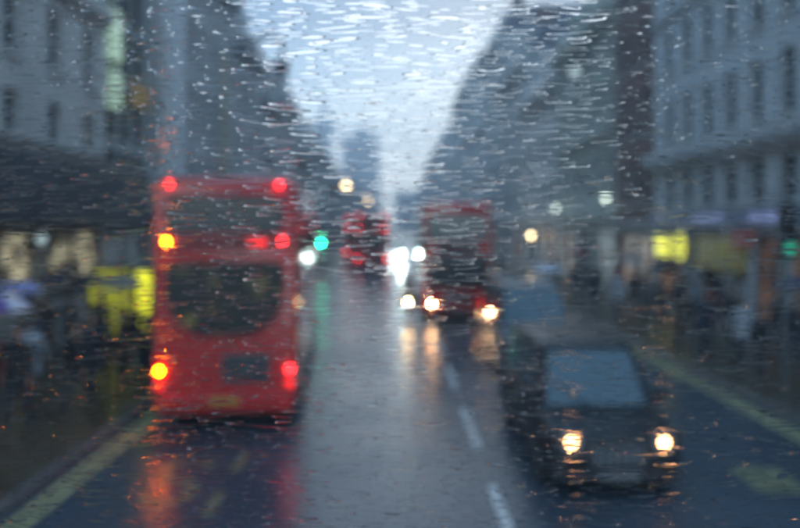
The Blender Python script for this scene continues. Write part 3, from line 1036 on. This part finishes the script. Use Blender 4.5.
def front_bus(loc, label):
    """seen from the front: origin at the middle of the front bumper, body runs on in +y"""
    t = thing('double_decker_bus', label, 'bus', loc)
    bus_shell(t)
    e = prism(rr2(-1.1, 1.1, 2.95, 4.0, .2), -.012, .08)
    e.obj('upper_windscreen', M['bus_screen'], t)
    e = prism(rr2(-1.12, 1.12, 1.25, 2.5, .2), -.012, .08)
    ws = e.obj('lower_windscreen', M['bus_screen'], t)
    for sx in (-1, 1):
        e = MB()
        e.tube([(sx * .2, -.02, 1.3), (sx * .65, -.03, 1.95)], .018, 5)
        e.obj('wiper', M['rubber'], ws)
    e = prism(rr2(-.8, .8, 2.56, 2.88, .04), -.02, .06)
    db = e.obj('destination_box', M['dark_metal'], t)
    e = MB()
    e.box(-.7, .7, -.03, -.021, 2.62, 2.82)
    e.obj('display', M['pane_shop'], db)
    e = MB()
    e.box(-1.2, 1.2, -.1, .05, .3, .55)
    e.obj('bumper', M['bus_red_dark'], t, bevel=.04)
    e = prism(rr2(-.5, .5, .75, 1.08, .06), -.02, .05)
    e.obj('grille', M['grille'], t)
    e = MB()
    e.box(-.26, .26, -.12, -.103, .36, .48)
    e.obj('number_plate', M['plate_white'], t)
    for sx in (-1, 1):
        lamp_disc(t, 'headlight', M['headlight_warm'], sx * .965, .0, .68, .06, -.02)
        lamp_disc(t, 'fog_lamp', M['lamp_off'], sx * .7, .02, .68, .08, -.06)
        e = MB()
        e.tube([(sx * 1.2, .1, 2.9), (sx * 1.5, -.3, 2.85), (sx * 1.5, -.3, 2.4)], .025, 6)
        e.box(sx * 1.5 - .11, sx * 1.5 + .11, -.34, -.26, 1.95, 2.45)
        e.obj('mirror', M['rubber'], t)
    return t


front_bus((2.32, 26.3, 0), 'oncoming red double-decker bus with warm headlights reflected in the wet road')


# ------------------------------------------------------------------ cars, vans, motorbike
def car(name, label, cat, loc, W, Ht, Ln, paint, hl, hl_x, hl_z, cabin0, cabin1, hood_z, roof_in=.16, lamps=(1, 1), group=None):
    """front faces -y, origin at the front bumper on the ground"""
    t = thing(name, label, cat, loc, 0, group)
    hw = W / 2

    def sec(y, z0, z1, s, r):
        r = min(r, (z1 - z0) * .45)
        return rrect(hw * s, z0, z1, r, 4, y)
    e = MB()
    e.loft([sec(0, .32, .62, .80, .1), sec(.06, .24, .78, .93, .14), sec(.35, .2, hood_z - .1, .99, .16), sec(cabin0 - .1, .2, hood_z, 1, .16),
            sec(cabin1 + .2, .2, hood_z + .04, 1, .16), sec(Ln - .3, .22, hood_z, .99, .16), sec(Ln, .32, hood_z - .12, .9, .14)])
    e.obj('body', paint, t, smooth=True)
    # cabin: a tapered greenhouse
    zb, zt = hood_z - .02, Ht
    rake0, rake1 = .55, .3
    hb, ht = hw * .93, hw * .93 - roof_in

    def ring(y_off0, y_off1, half, z):
        a, b = cabin0 + y_off0, cabin1 - y_off1
        r = .12
        pts = []
        for (cx, cy, a0) in ((half - r, b - r, 0), (-half + r, b - r, 90), (-half + r, a + r, 180), (half - r, a + r, 270)):
            for i in range(4):
                an = R(a0 + 30 * i)
                pts.append((cx + r * math.cos(an), cy + r * math.sin(an), z))
        return pts
    e = MB()
    e.loft([ring(0, 0, hb, zb), ring(rake0 * .85, rake1 * .85, ht + .02, zt - .1), ring(rake0 + .05, rake1 + .05, ht - .04, zt - .02), ring(rake0 + .3, rake1 + .25, ht - .25, zt)])
    e.obj('cabin', paint, t, smooth=True)

    # windscreen panel lying just proud of the cabin front
    def front_pt(x, f):
        y = cabin0 + rake0 * .85 * f - .012
        z = zb + (zt - .1 - zb) * f
        return (x, y, z + .006)
    b0, b1 = .06, .96
    wb, wt = hb - .13, ht - .10
    e = MB()
    a = [front_pt(-wb, b0), front_pt(wb, b0), front_pt(wt, b1), front_pt(-wt, b1)]
    e.loft([a, [(p[0], p[1] + .03, p[2]) for p in a]])
    ws = e.obj('windscreen', M['car_glass'], t)
    e = MB()
    p0, p1 = Vector(front_pt(-.1, .04)), Vector(front_pt(-wb * .8, .45))
    e.tube([p0 + Vector((0, -.02, 0)), p1 + Vector((0, -.02, 0))], .012, 5)
    e.obj('wiper', M['rubber'], ws)
    for sx in (-1, 1):
        e = MB()
        f0, f1 = .12, .9

        def sp(y, f):
            x = hb + (ht + .02 - hb) * f + .006
            return (sx * x, y, zb + (zt - .1 - zb) * f)
        q = [sp(cabin0 + rake0 * f0 + .22, f0), sp(cabin1 - rake1 * f0 - .2, f0), sp(cabin1 - rake1 * f1 - .2, f1), sp(cabin0 + rake0 * f1 + .22, f1)]
        e.loft([q, [(p[0] - sx * .03, p[1], p[2]) for p in q]])
        e.obj('side_window', M['car_glass'], t)
        for yy in (.78, Ln - .85):
            wheel(t, sx * (hw - .1), yy, .33, .2, M['steel'])
        e = MB()
        e.box(sx * (hw + .1) - .1, sx * (hw + .1) + .1, cabin0 + .25, cabin0 + .35, hood_z + .02, hood_z + .2)
        e.obj('mirror', paint, t, bevel=.03)
        m_ = hl if lamps[0 if sx < 0 else 1] else M['lamp_off']
        hd = lamp_disc(t, 'headlight', m_, sx * hl_x, .05, hl_z, .06, -.075)
        e = MB()
        e.tube([(sx * hl_x, .06, hl_z), (sx * hl_x, -.005, hl_z)], .135, 14)
        e.obj('bezel', M['steel'], hd)
        e = MB()
        e.box(sx * (hl_x + .22) - .06, sx * (hl_x + .22) + .06, .09, .14, hl_z - .06, hl_z + .05)
        e.obj('indicator', M['lamp_off'], t)
    e = MB()
    e.box(-.36, .36, -.03, .08, .42, .66)
    gr = e.obj('grille', M['grille'], t, bevel=.02)
    for k in range(6):
        e = MB()
        e.box(-.3 + k * .11, -.27 + k * .11, -.045, -.031, .45, .63)
        e.obj('grille_bar', M['steel'], gr)
    e = MB()
    e.box(-hw * .93, hw * .93, -.07, .1, .25, .38)
    e.obj('bumper', M['dark_metal'], t, bevel=.03)
    e = MB()
    e.box(-.26, .26, -.085, -.072, .27, .37)
    e.obj('number_plate', M['plate_white'], t)
    return t


car('black_cab', 'black cab nearest on the right with two warm headlights and sky on its windscreen', 'taxi', (2.93, 9.35, 0), 1.82, 1.82, 4.5,
    M['car_black'], M['headlight_car'], .61, .74, .98, 4.2, .95, .15)
car('dark_van', 'dark van behind the black cab with one headlight lit', 'van', (3.4, 16.2, 0), 1.9, 2.15, 4.9,
    M['car_navy'], M['headlight_dim'], .62, .72, .95, 4.8, 1.1, .15, lamps=(1, 0))
car('distant_car', 'distant oncoming car with dazzling white headlights in the middle of the street', 'car', (0.0, 70, 0), 1.75, 1.5, 4.3,
    M['car_black'], M['headlight_white'], .6, .75, 1.2, 4.0, .95, .2)


# ------------------------------------------------------------------ people
def person_mesh(pose):
    """one continuous body; facing +y in its own frame. pose: stand, walk, walk_back, hold"""
    V, E, Rd = [], [], []

    def add(p, r, parent=None):
        V.append(p)
        Rd.append(r if isinstance(r, tuple) else (r, r))
        if parent is not None:
            E.append((parent, len(V) - 1))
        return len(V) - 1
    st = {'stand': 0, 'walk': .26, 'walk_back': -.26, 'hold': .12}[pose]
    pel = add((0, 0, .96), (.16, .115))
    wa = add((0, 0, 1.12), (.145, .105), pel)
    ch = add((0, .01, 1.32), (.175, .115), wa)
    nb = add((0, 0, 1.47), (.085, .075), ch)
    nk = add((0, .015, 1.54), (.055, .055), nb)
    jw = add((0, .035, 1.60), (.066, .075), nk)
    hd = add((0, .03, 1.68), (.077, .095), jw)
    add((0, .02, 1.755), (.055, .065), hd)
    add((0, .135, 1.635), (.012, .014), jw)      # nose
    for sx in (-1, 1):
        s_ = st * sx
        hip = add((sx * .095, 0, .90), (.095, .10), pel)
        kn = add((sx * .10, s_ * .75 + .03, .50), .065, hip)
        an = add((sx * .10, s_ * 1.15 - (.10 if s_ < 0 else 0), .10 + (.05 if s_ < 0 else 0)), .045, kn)
        add((sx * .115, s_ * 1.15 + .13 - (.10 if s_ < 0 else 0), .045 + (.02 if s_ < 0 else 0)), (.045, .035), an)
        sh = add((sx * .185, 0, 1.42), (.075, .07), ch)
        if pose == 'hold' and sx > 0:
            el = add((sx * .25, .10, 1.17), .05, sh)
            wr = add((sx * .17, .30, 1.28), .035, el)
            pd = Vector((-.15, .6, .8)).normalized()
        else:
            el = add((sx * .25, -s_ * .35 - .02, 1.15), .05, sh)
            wr = add((sx * .26, -s_ * .8 + .05, .92), .033, el)
            pd = Vector((0, .15, -1)).normalized()
        w0 = Vector(V[wr])
        pm = add(tuple(w0 + pd * .07), (.038, .022), wr)
        side_v = Vector((0, 1, 0)) if abs(pd.z) > .85 else Vector((1, 0, 0))
        for k in range(4):
            base = Vector(V[pm]) + side_v * ((k - 1.5) * .021) + pd * .03
            ln = (.055, .066, .062, .048)[k]
            f1 = add(tuple(base), .0085, pm)
            f2 = add(tuple(base + pd * ln * .55 + Vector((-sx * .008, .004, 0))), .008, f1)
            add(tuple(base + pd * ln + Vector((-sx * .022, .008, 0))), .0065, f2)
        th = add(tuple(w0 + pd * .035 + side_v * .04), .010, wr)
        add(tuple(w0 + pd * .08 + side_v * .058), .0085, th)
    me = bpy.data.meshes.new('body_base')
    me.from_pydata(V, E, [])
    o = bpy.data.objects.new('body_base', me)
    COL.objects.link(o)
    md = o.modifiers.new('skin', 'SKIN')
    md.branch_smoothing = .4
    for i, r in enumerate(Rd):
        me.skin_vertices[0].data[i].radius = r
    me.skin_vertices[0].data[0].use_root = True
    sb_ = o.modifiers.new('sub', 'SUBSURF')
    sb_.levels = sb_.render_levels = 1
    dg = bpy.context.evaluated_depsgraph_get()
    ev = o.evaluated_get(dg)
    res = bpy.data.meshes.new_from_object(ev)
    res.name = 'person_' + pose
    bpy.data.objects.remove(o)
    bpy.data.meshes.remove(me)
    for m in (COATS[0], M['trousers'], M['shoe'], M['skin']):
        res.materials.append(m)
    hands = [Vector(V[i]) for i in range(len(V)) if Rd[i] == (.038, .022)]
    for p in res.polygons:
        p.use_smooth = True
        c = p.center
        k = 0
        if c.z < .09:
            k = 2
        elif c.z < .93 and abs(c.x) < .2:
            k = 1
        if c.z > 1.52 or any((c - h).length < .085 for h in hands):
            k = 3
        p.material_index = k
    return res


POSES = {k: person_mesh(k) for k in ('stand', 'walk', 'walk_back', 'hold')}
e = MB()
rings = []
for z, rx, ry in ((1.10, .175, .135), (1.0, .19, .15), (.85, .205, .165), (.70, .22, .18)):
    rings.append([(rx * math.cos(a), ry * math.sin(a), z) for a in [2 * math.pi * j / 14 for j in range(14)]])
e.loft(rings, cap=False)
SKIRT = e.mesh('coat_skirt', COATS[0], smooth=True)
e = MB()
rings = []
for z, r, dy in ((1.62, .098, -.012), (1.68, .108, -.006), (1.74, .098, .0), (1.78, .07, .01), (1.797, .025, .015)):
    rings.append([((r * .86) * math.cos(a), dy + r * (1.0 if math.sin(a) < .3 else .82) * math.sin(a) + .008, z + (.05 if math.sin(a) > .3 and z < 1.7 else 0)) for a in [2 * math.pi * j / 14 for j in range(14)]])
e.loft(rings, cap=False)
e.poly([rings[-1][j] for j in range(14)])
HAIR = e.mesh('hair', M['hair'], smooth=True)
UMB_CACHE = {}


def umbrella(x, y, z, col, label, tilt=0):
    t = thing('umbrella', label, 'umbrella', (x, y, z), 0, 'umbrellas held over the crowd')
    t.rotation_euler = (R(tilt), R(tilt * .6), random.uniform(0, 1))
    if col not in UMB_CACHE:
        e = MB()
        n = 8
        for k in range(n):
            a0, a1 = 2 * math.pi * k / n, 2 * math.pi * (k + 1) / n
            prev = None
            for i in range(7):
                f = i / 6
                rr, zz = .55 * math.sin(f * 1.35) / math.sin(1.35), .72 + .26 * math.cos(f * 1.5)
                row = []
                for q in range(5):
                    aa = a0 + (a1 - a0) * q / 4
                    dip = math.sin(math.pi * q / 4)
                    row.append((rr * (1 - .07 * dip * f) * math.cos(aa), rr * (1 - .07 * dip * f) * math.sin(aa), zz + .02 * dip * f))
                if prev:
                    for q in range(4):
                        e.quad(prev[q], prev[q + 1], row[q + 1], row[q], 1 if (col == 'purple' and k % 2) else 0)
                prev = row
        cm = e.mesh('canopy', [UMB[col], UMB['white']], smooth=True)
        e = MB()
        e.tube([(0, 0, 0), (0, 0, 1.03)], .008, 6)
        sm = e.mesh('shaft', M['steel'])
        e = MB()
        e.tube([(0, 0, .03), (0, 0, -.10), (.02, 0, -.14), (.05, 0, -.14), (.07, 0, -.10)], .013, 6)
        hm = e.mesh('handle', M['rubber'], smooth=True)
        UMB_CACHE[col] = (cm, sm, hm)
    for n_, m_ in zip(('canopy', 'shaft', 'handle'), UMB_CACHE[col]):
        link(n_, m_, t)


def person(x, y, pose, rz, coat, label, umb=None, umb_label=None, zg=.12, s=1., bare=False):
    t = thing('person', label, 'person', (x, y, zg), rz, 'pedestrians in the rain')
    t.scale = (s, s, s)
    b = link('body', POSES[pose], t)
    b.material_slots[0].link = 'OBJECT'
    b.material_slots[0].material = COATS[coat]
    k = link('coat_skirt', SKIRT, t)
    k.material_slots[0].link = 'OBJECT'
    k.material_slots[0].material = COATS[coat]
    link('hair', HAIR, t)
    if umb:
        h = Matrix.Rotation(rz, 4, 'Z') @ Vector((.16, .36, 1.33))
        umbrella(x + h.x * s, y + h.y * s, zg + h.z * s - .02, umb, umb_label)
    return t


crowd = [
    # left pavement
    (-6.3, 11.9, 'hold', 180, 0, 'person in a black coat under the purple and white umbrella at the left edge', 'purple', 'purple and white panelled umbrella at the left edge'),
    (-7.9, 15.6, 'hold', 160, 1, 'person in a navy coat under the lavender umbrella', 'lavender', 'plain lavender umbrella left of the yellow advertising cases'),
    (-5.75, 12.9, 'walk', 175, 0, 'person in a black coat walking beside the purple and white umbrella', None, None),
    (-6.9, 13.4, 'walk_back', 10, 6, 'person in a pale grey coat walking away under the dark canopy', None, None),
    (-7.3, 14.2, 'stand', 150, 5, 'person in a light blue coat standing in front of the lavender umbrella', None, None),
    (-6.4, 15.2, 'walk', 5, 0, 'person in a black coat walking away between the umbrellas and the yellow cases', None, None),
    (-5.6, 14.6, 'stand', 100, 3, 'person in a brown coat waiting at the left kerb by the bus', None, None),
    (-8.6, 17.5, 'walk', 180, 3, 'person in a brown coat coming past the cream lit shop windows', None, None),
    (-7.2, 17.4, 'hold', 185, 0, 'person in a black coat under the black umbrella left of the wide yellow case', 'black', 'black umbrella left of the wide yellow advertising case'),
    (-8.9, 14.3, 'stand', 90, 4, 'person in a dark red coat close to the cream lit shop windows', None, None),
    (-6.6, 18.6, 'walk_back', 170, 2, 'person in a grey coat between the two yellow advertising cases', None, None),
    (-8.8, 20.8, 'walk', 0, 1, 'person in a navy coat walking away behind the wide yellow case', None, None),
    (-5.5, 16.2, 'walk', 185, 2, 'person in a grey coat stepping along the kerb at the bus side', None, None),
    (-7.0, 12.3, 'stand', 170, 4, 'person in a dark red coat behind the purple and white umbrella', None, None),
    (-8.2, 13.2, 'walk', 185, 0, 'person in a black coat close to the wall at the left edge', None, None),
    (-6.2, 16.9, 'hold', 180, 1, 'person in a navy coat under the grey umbrella in front of the tall yellow case', 'grey', 'grey umbrella in front of the tall yellow advertising case'),
    (-8.5, 18.6, 'hold', 175, 2, 'person in a grey coat under the navy umbrella by the cream windows', 'navy', 'navy umbrella below the cream lit shop windows'),
    (-5.9, 13.9, 'walk_back', 178, 1, 'person in a navy coat close behind the purple and white umbrella', None, None),
    # right pavement
    (7.9, 18.2, 'walk', 180, 1, 'person in a navy coat at the kerb left of the pale grey jacket', None, None),
    (9.0, 18.9, 'stand', 160, 0, 'person in a black coat right behind the pale grey jacket', None, None),
    (10.5, 19.6, 'walk', 185, 2, 'person in a grey coat close to the shop windows on the right', None, None),
    (9.9, 22.9, 'walk', 180, 5, 'person in a light blue coat under the lavender lit strips', None, None),
    (8.9, 25.2, 'stand', 140, 2, 'person in a grey coat standing in the middle of the right crowd', None, None),
    (7.9, 28.4, 'walk', 180, 1, 'person in a navy coat at the kerb before the glowing yellow sign', None, None),
    (10.5, 29.9, 'stand', 90, 3, 'person in a brown coat right under the glowing yellow sign', None, None),
    (9.1, 36.3, 'walk', 180, 3, 'person in a brown coat between the brick front and the globe lamps', None, None),
    (8.6, 17.6, 'walk', 175, 6, 'person in a pale grey jacket on the right pavement', None, None),
    (8.0, 15.6, 'stand', 200, 0, 'person in a black coat standing near the dim green traffic light', None, None),
    (9.3, 16.4, 'hold', 180, 1, 'person in a navy coat under the navy umbrella on the right', 'navy', 'navy umbrella at the right edge of the pavement crowd'),
    (9.9, 18.2, 'walk', 10, 0, 'person in a black coat walking away along the right shopfronts', None, None),
    (8.1, 19.8, 'walk_back', 180, 3, 'person in a brown coat beside the pale grey jacket', None, None),
    (9.2, 20.8, 'walk', 0, 4, 'person in a dark red coat walking away under the blue fascia', None, None),
    (10.3, 21.9, 'stand', 270, 0, 'person in a black coat looking into the shop below the blue fascia', None, None),
    (8.4, 22.6, 'hold', 190, 2, 'person in a grey coat under the black umbrella on the right pavement', 'black', 'black umbrella in the middle of the right pavement'),
    (9.6, 24.2, 'walk', 180, 1, 'person in a navy coat in front of the dim yellow window display', None, None),
    (10.4, 25.6, 'walk_back', 5, 3, 'person in a brown coat passing close under the dim yellow display', None, None),
    (8.2, 26.2, 'walk', 175, 6, 'person in a pale grey coat near the kerb opposite the glowing yellow sign', None, None),
    (9.4, 28.0, 'hold', 180, 0, 'person in a black coat under the grey umbrella before the glowing yellow sign', 'grey', 'grey umbrella in front of the glowing yellow sign'),
    (8.3, 30.2, 'walk', 0, 7, 'person in a dark green coat walking away left of the glowing yellow sign', None, None),
    (9.8, 31.5, 'walk_back', 180, 4, 'person in a dark red coat before the red brick front', None, None),
    (8.6, 33.4, 'hold', 185, 1, 'person in a navy coat under the red umbrella before the brick front', 'red', 'dark red umbrella before the brick front'),
    (10.1, 35.2, 'stand', 180, 0, 'person in a black coat standing under the nearer globe lamp', None, None),
    (8.0, 37.5, 'walk', 175, 2, 'person in a grey coat far along the right kerb', None, None),
    (9.0, 40.0, 'walk', 5, 0, 'person in a black coat far along by the greenish stone front', None, None),
]
for (x, y, pose, a, coat, lb, um, ul) in crowd:
    person(x, y, pose, R(a), coat, lb, um, ul, s=random.uniform(.95, 1.04))
person(5.45, 23.6, 'hold', R(80), 5, 'person in a light blue coat with a white umbrella crossing behind the dark van', 'white',
       'small white umbrella held by the person crossing the road', zg=.0)

# motorbike and rider beside the oncoming bus
t = thing('motorbike', 'motorbike with one warm headlight beside the oncoming bus', 'motorbike', (.48, 26.0, 0))
for yy in (.35, 1.7):
    e = MB()
    prof = [(.22, -.05), (.29, -.06), (.31, 0), (.29, .06), (.22, .05)]
    e.loft([[(o, rr * math.cos(a), rr * math.sin(a)) for rr, o in prof] for a in [2 * math.pi * k / 20 for k in range(21)]], cap=False)
    wo = e.obj('wheel', M['rubber'], t, smooth=True, loc=(0, yy, .31))
    e = MB()
    e.tube([(-.04, 0, 0), (.04, 0, 0)], .225, 14)
    e.obj('rim', M['steel'], wo)
e = MB()
e.loft([rrect(.10, .35, .62, .06, 3, .75), rrect(.17, .33, .80, .08, 3, 1.0), rrect(.15, .4, .82, .08, 3, 1.3), rrect(.12, .55, .84, .06, 3, 1.95)])
e.tube([(-.08, .35, .31), (-.08, .6, .95)], .025, 6)
e.tube([(.08, .35, .31), (.08, .6, .95)], .025, 6)
e.tube([(-.08, 1.7, .31), (-.08, 1.2, .5)], .025, 6)
e.tube([(.08, 1.7, .31), (.08, 1.2, .5)], .025, 6)
e.obj('frame', M['car_black'], t, smooth=True)
e = MB()
e.tube([(-.36, .72, 1.02), (-.15, .6, 1.0), (.15, .6, 1.0), (.36, .72, 1.02)], .02, 6)
e.obj('handlebar', M['dark_metal'], t)
e = MB()
e.loft([rrect(.13, .80, .86, .025, 3, 1.15), rrect(.14, .82, .90, .03, 3, 1.5), rrect(.1, .86, .92, .025, 3, 1.9)])
e.obj('seat', M['rubber'], t, smooth=True)
lamp_disc(t, 'headlight', M['headlight_warm'], 0, .48, .72, .05, -.06)


def rider_mesh():
    V, E, Rd = [], [], []

    def add(p, r, parent=None):
        V.append(p)
        Rd.append(r if isinstance(r, tuple) else (r, r))
        if parent is not None:
            E.append((parent, len(V) - 1))
        return len(V) - 1
    pel = add((0, 1.35, 1.0), (.16, .13))
    wa = add((0, 1.30, 1.15), (.15, .12), pel)
    ch = add((0, 1.2, 1.36), (.18, .13), wa)
    nk = add((0, 1.13, 1.52), .06, ch)
    hd = add((0, 1.1, 1.62), .09, nk)
    add((0, 1.1, 1.72), .08, hd)
    for sx in (-1, 1):
        hip = add((sx * .12, 1.28, .97), .10, pel)
        kn = add((sx * .24, .92, .80), .075, hip)
        an = add((sx * .22, 1.15, .42), .05, kn)
        add((sx * .22, 1.0, .36), .045, an)
        sh = add((sx * .19, 1.17, 1.44), .075, ch)
        el = add((sx * .34, .98, 1.22), .052, sh)
        wr = add((sx * .33, .78, 1.06), .036, el)
        pm = add((sx * .33, .72, 1.04), .034, wr)
        for k in range(4):
            f1 = add((sx * (.30 + k * .02), .685, 1.045), .009, pm)
            add((sx * (.30 + k * .02), .675, 1.0), .008, f1)
        add((sx * .295, .73, 1.005), .009, wr)
    me = bpy.data.meshes.new('rider_base')
    me.from_pydata(V, E, [])
    o = bpy.data.objects.new('rider_base', me)
    COL.objects.link(o)
    o.modifiers.new('skin', 'SKIN')
    for i, r in enumerate(Rd):
        me.skin_vertices[0].data[i].radius = r
    me.skin_vertices[0].data[0].use_root = True
    s2 = o.modifiers.new('sub', 'SUBSURF')
    s2.levels = s2.render_levels = 1
    res = bpy.data.meshes.new_from_object(o.evaluated_get(bpy.context.evaluated_depsgraph_get()))
    bpy.data.objects.remove(o)
    res.materials.append(COATS[0])
    for p in res.polygons:
        p.use_smooth = True
    return res


t = thing('person', 'person in black riding the motorbike beside the oncoming bus', 'person', (.48, 26.0, 0))
link('body', rider_mesh(), t)
e = MB()
rings = [[(.14 * math.sin(a) * math.cos(b), .16 * math.sin(a) * math.sin(b), .15 * math.cos(a)) for b in [j * math.pi / 7 for j in range(14)]] for a in [.1, .5, .9, 1.3, 1.7, 2.1]]
e.loft(rings)
e.obj('helmet', M['car_black'], t, smooth=True, loc=(0, 1.1, 1.67))

# ------------------------------------------------------------------ the upper-deck front window and the rain on it
PW, PZ0, PZ1 = 1.0, 3.2, 3.95
tg = bpy.data.materials.new('clear_pane')
tg.use_nodes = True
tt = tg.node_tree
tt.nodes.clear()
to = tt.nodes.new('ShaderNodeOutputMaterial')
tb = tt.nodes.new('ShaderNodeBsdfTransparent')
tb.inputs['Color'].default_value = (.95, .98, .985, 1)
tt.links.new(tb.outputs[0], to.inputs['Surface'])
win = MB()
win.box(-PW, PW, GLASS_Y - .006, GLASS_Y - .0005, PZ0, PZ1)
win = win.obj('windscreen', tg)
tag(win, 'rain covered upper-deck front window of the bus the street is seen through', 'windscreen')

def water(name, r0, r1):
    """rain water; the finest ripples within a streak are its roughness, different from streak to streak"""
    m = bpy.data.materials.new(name)
    m.use_nodes = True
    t = m.node_tree
    t.nodes.clear()
    o = t.nodes.new('ShaderNodeOutputMaterial')
    b = t.nodes.new('ShaderNodeBsdfRefraction')
    b.inputs['IOR'].default_value = 1.33
    gm = t.nodes.new('ShaderNodeNewGeometry')
    mr = t.nodes.new('ShaderNodeMapRange')
    mr.inputs['To Min'].default_value = r0
    mr.inputs['To Max'].default_value = r1
    t.links.new(gm.outputs['Random Per Island'], mr.inputs[0])
    t.links.new(mr.outputs[0], b.inputs['Roughness'])
    t.links.new(b.outputs[0], o.inputs['Surface'])
    return m


M['rain_water'] = water('rain_water', .05, .16)
M['rain_bead'] = water('rain_bead', .06, .26)


def rain(n_try, Lm, Hm, smin, smax, side, seed=3, power=1.7, tilt=0.):
    """flat-backed lens shaped streaks of water; side +1 outside the pane, -1 inside it"""
    rg = np.random.default_rng(seed)
    n = n_try
    cx = rg.uniform(-PW + .05, PW - .05, n)
    cz = rg.uniform(PZ0 + .03, PZ1 - .03, n)
    Ls = rg.lognormal(math.log(Lm), .5, n)
    Hs = rg.lognormal(math.log(Hm), .3, n)
    slope = smin + (smax - smin) * rg.uniform(0, 1, n) ** power
    T = slope * Hs / 3.1
    # thin out: water runs together rather than lying in layers
    gx, gz = .0025, .0009
    keep = np.zeros(n, bool)
    grid = np.zeros((int(2 * PW / gx) + 40, int((PZ1 - PZ0) / gz) + 40), bool)
    for i in range(n):
        i0, i1 = int((cx[i] - Ls[i] * .55 + PW) / gx), int((cx[i] + Ls[i] * .55 + PW) / gx) + 1
        j0, j1 = int((cz[i] - Hs[i] * .55 - PZ0) / gz), int((cz[i] + Hs[i] * .55 - PZ0) / gz) + 1
        i0, j0 = max(i0, 0), max(j0, 0)
        if not grid[i0:i1, j0:j1].any():
            grid[i0:i1, j0:j1] = True
            keep[i] = True
    cx, cz, Ls, Hs, slope, T = (v[keep] for v in (cx, cz, Ls, Hs, slope, T))
    n = len(cx)
    ang = rg.normal(0, .06, n) + cx * -.05
    asx = rg.uniform(-.8, .8, n)
    asz = rg.uniform(-.35, .35, n)
    seg, rr = 10, (.34, .67, 1.0)
    phi = np.arange(seg) * 2 * math.pi / seg
    us, vs_, = [0.], [0.]
    for r in rr:
        us += list(r * np.cos(phi))
        vs_ += list(r * np.sin(phi))
    us, vs_ = np.array(us), np.array(vs_)
    prof = np.clip(1 - (us ** 2 + vs_ ** 2), 0, 1) ** 1.7
    kf = len(us)
    # slightly bent, uneven outline
    bend = rg.normal(0, .35, n)
    wob = 1 + .18 * np.sin(phi[None, :] * 2 + rg.uniform(0, 6, (n, 1))) + .10 * np.sin(phi[None, :] * 3 + rg.uniform(0, 6, (n, 1)))
    W_ = np.concatenate([np.ones((n, 1)), wob, wob, wob], 1)
    lu = us[None, :] * W_ * Ls[:, None] / 2
    lv = vs_[None, :] * W_ * Hs[:, None] / 2 + bend[:, None] * (us[None, :] ** 2) * Hs[:, None] * .45
    tl = rg.normal(0, tilt, n) if tilt else np.zeros(n)
    th = T[:, None] * prof[None, :] * (1 + asx[:, None] * us[None, :] + asz[:, None] * vs_[None, :]) + .00002
    th = th + tl[:, None] * lu + np.abs(tl * Ls)[:, None] * .62
    ca, sa = np.cos(ang)[:, None], np.sin(ang)[:, None]
    X = cx[:, None] + lu * ca - lv * sa
    Z = cz[:, None] + lu * sa + lv * ca
    base = GLASS_Y + .0004 if side > 0 else GLASS_Y - .0064
    F = np.stack([X, base + side * th, Z], -1)
    ring = slice(1 + 2 * seg, 1 + 3 * seg)
    Bk = np.stack([X[:, ring], np.full_like(X[:, ring], base), Z[:, ring]], -1)
    verts = np.concatenate([F, Bk], 1)
    per = kf + seg
    tris = []
    for j in range(seg):
        k = (j + 1) % seg
        tris.append((0, 1 + j, 1 + k))
        for q in range(2):
            a, b = 1 + q * seg + j, 1 + q * seg + k
            c, d = a + seg, b + seg
            tris += [(a, c, d), (a, d, b)]
        a, b = 1 + 2 * seg + j, 1 + 2 * seg + k
        tris += [(a, kf + j, kf + k), (a, kf + k, b)]
    for j in range(1, seg - 1):
        tris.append((kf, kf + j + 1, kf + j))
    tris = np.array(tris)
    # triangles above wind so that the front faces +y; check with the first one
    v0 = verts[0][tris[0]]
    nrm = np.cross(v0[1] - v0[0], v0[2] - v0[0])
    if nrm[1] * side < 0:
        tris = tris[:, ::-1]
    flat = np.zeros(len(tris), bool)
    flat[-(seg - 2):] = True
    allt = (tris[None] + (np.arange(n) * per)[:, None, None]).reshape(-1, 3)
    me = bpy.data.meshes.new('rain_ripples')
    me.vertices.add(n * per)
    me.vertices.foreach_set('co', verts.reshape(-1))
    nf = len(allt)
    me.loops.add(nf * 3)
    me.loops.foreach_set('vertex_index', allt.reshape(-1).astype(np.int32))
    me.polygons.add(nf)
    me.polygons.foreach_set('loop_start', np.arange(0, nf * 3, 3, dtype=np.int32))
    sm = np.ones(len(tris), bool)
    sm[-(seg - 2):] = False
    me.polygons.foreach_set('use_smooth', np.tile(sm, n))
    me.update()
    me.validate()
    return me


for nm, lb, args in (('rain_streaks', 'fine wind-blown streaks of rainwater on the glass', (110000, .026, .0014, .010, .045, 1, 3, 1.0)),
                     ('rain_glints', 'short bright beads of water on the glass', (2600, .0170, .0018, .05, .20, -1, 5, 1.0))):
    rn = link(nm, rain(*args), win)
    rn.data.materials.append(M['rain_water'] if nm == 'rain_streaks' else M['rain_bead'])
    rn['kind'] = 'stuff'
    rn['label'] = lb

# ------------------------------------------------------------------ haze: rain-filled air
hz_ = MB()
hz_.box(-560, 560, -120, 700, -1.3, 96)
ho = hz_.obj('haze', None)
ho.data.materials.clear()
hm_ = bpy.data.materials.new('rain_haze')
hm_.use_nodes = True
ht_ = hm_.node_tree
ht_.nodes.clear()
hout = ht_.nodes.new('ShaderNodeOutputMaterial')
hv = ht_.nodes.new('ShaderNodeVolumePrincipled')
hv.inputs['Color'].default_value = (.86, .93, 1, 1)
hv.inputs['Density'].default_value = .0029
hv.inputs['Anisotropy'].default_value = .3
ht_.links.new(hv.outputs[0], hout.inputs['Volume'])
ho.data.materials.append(hm_)
tag(ho, kind='stuff')
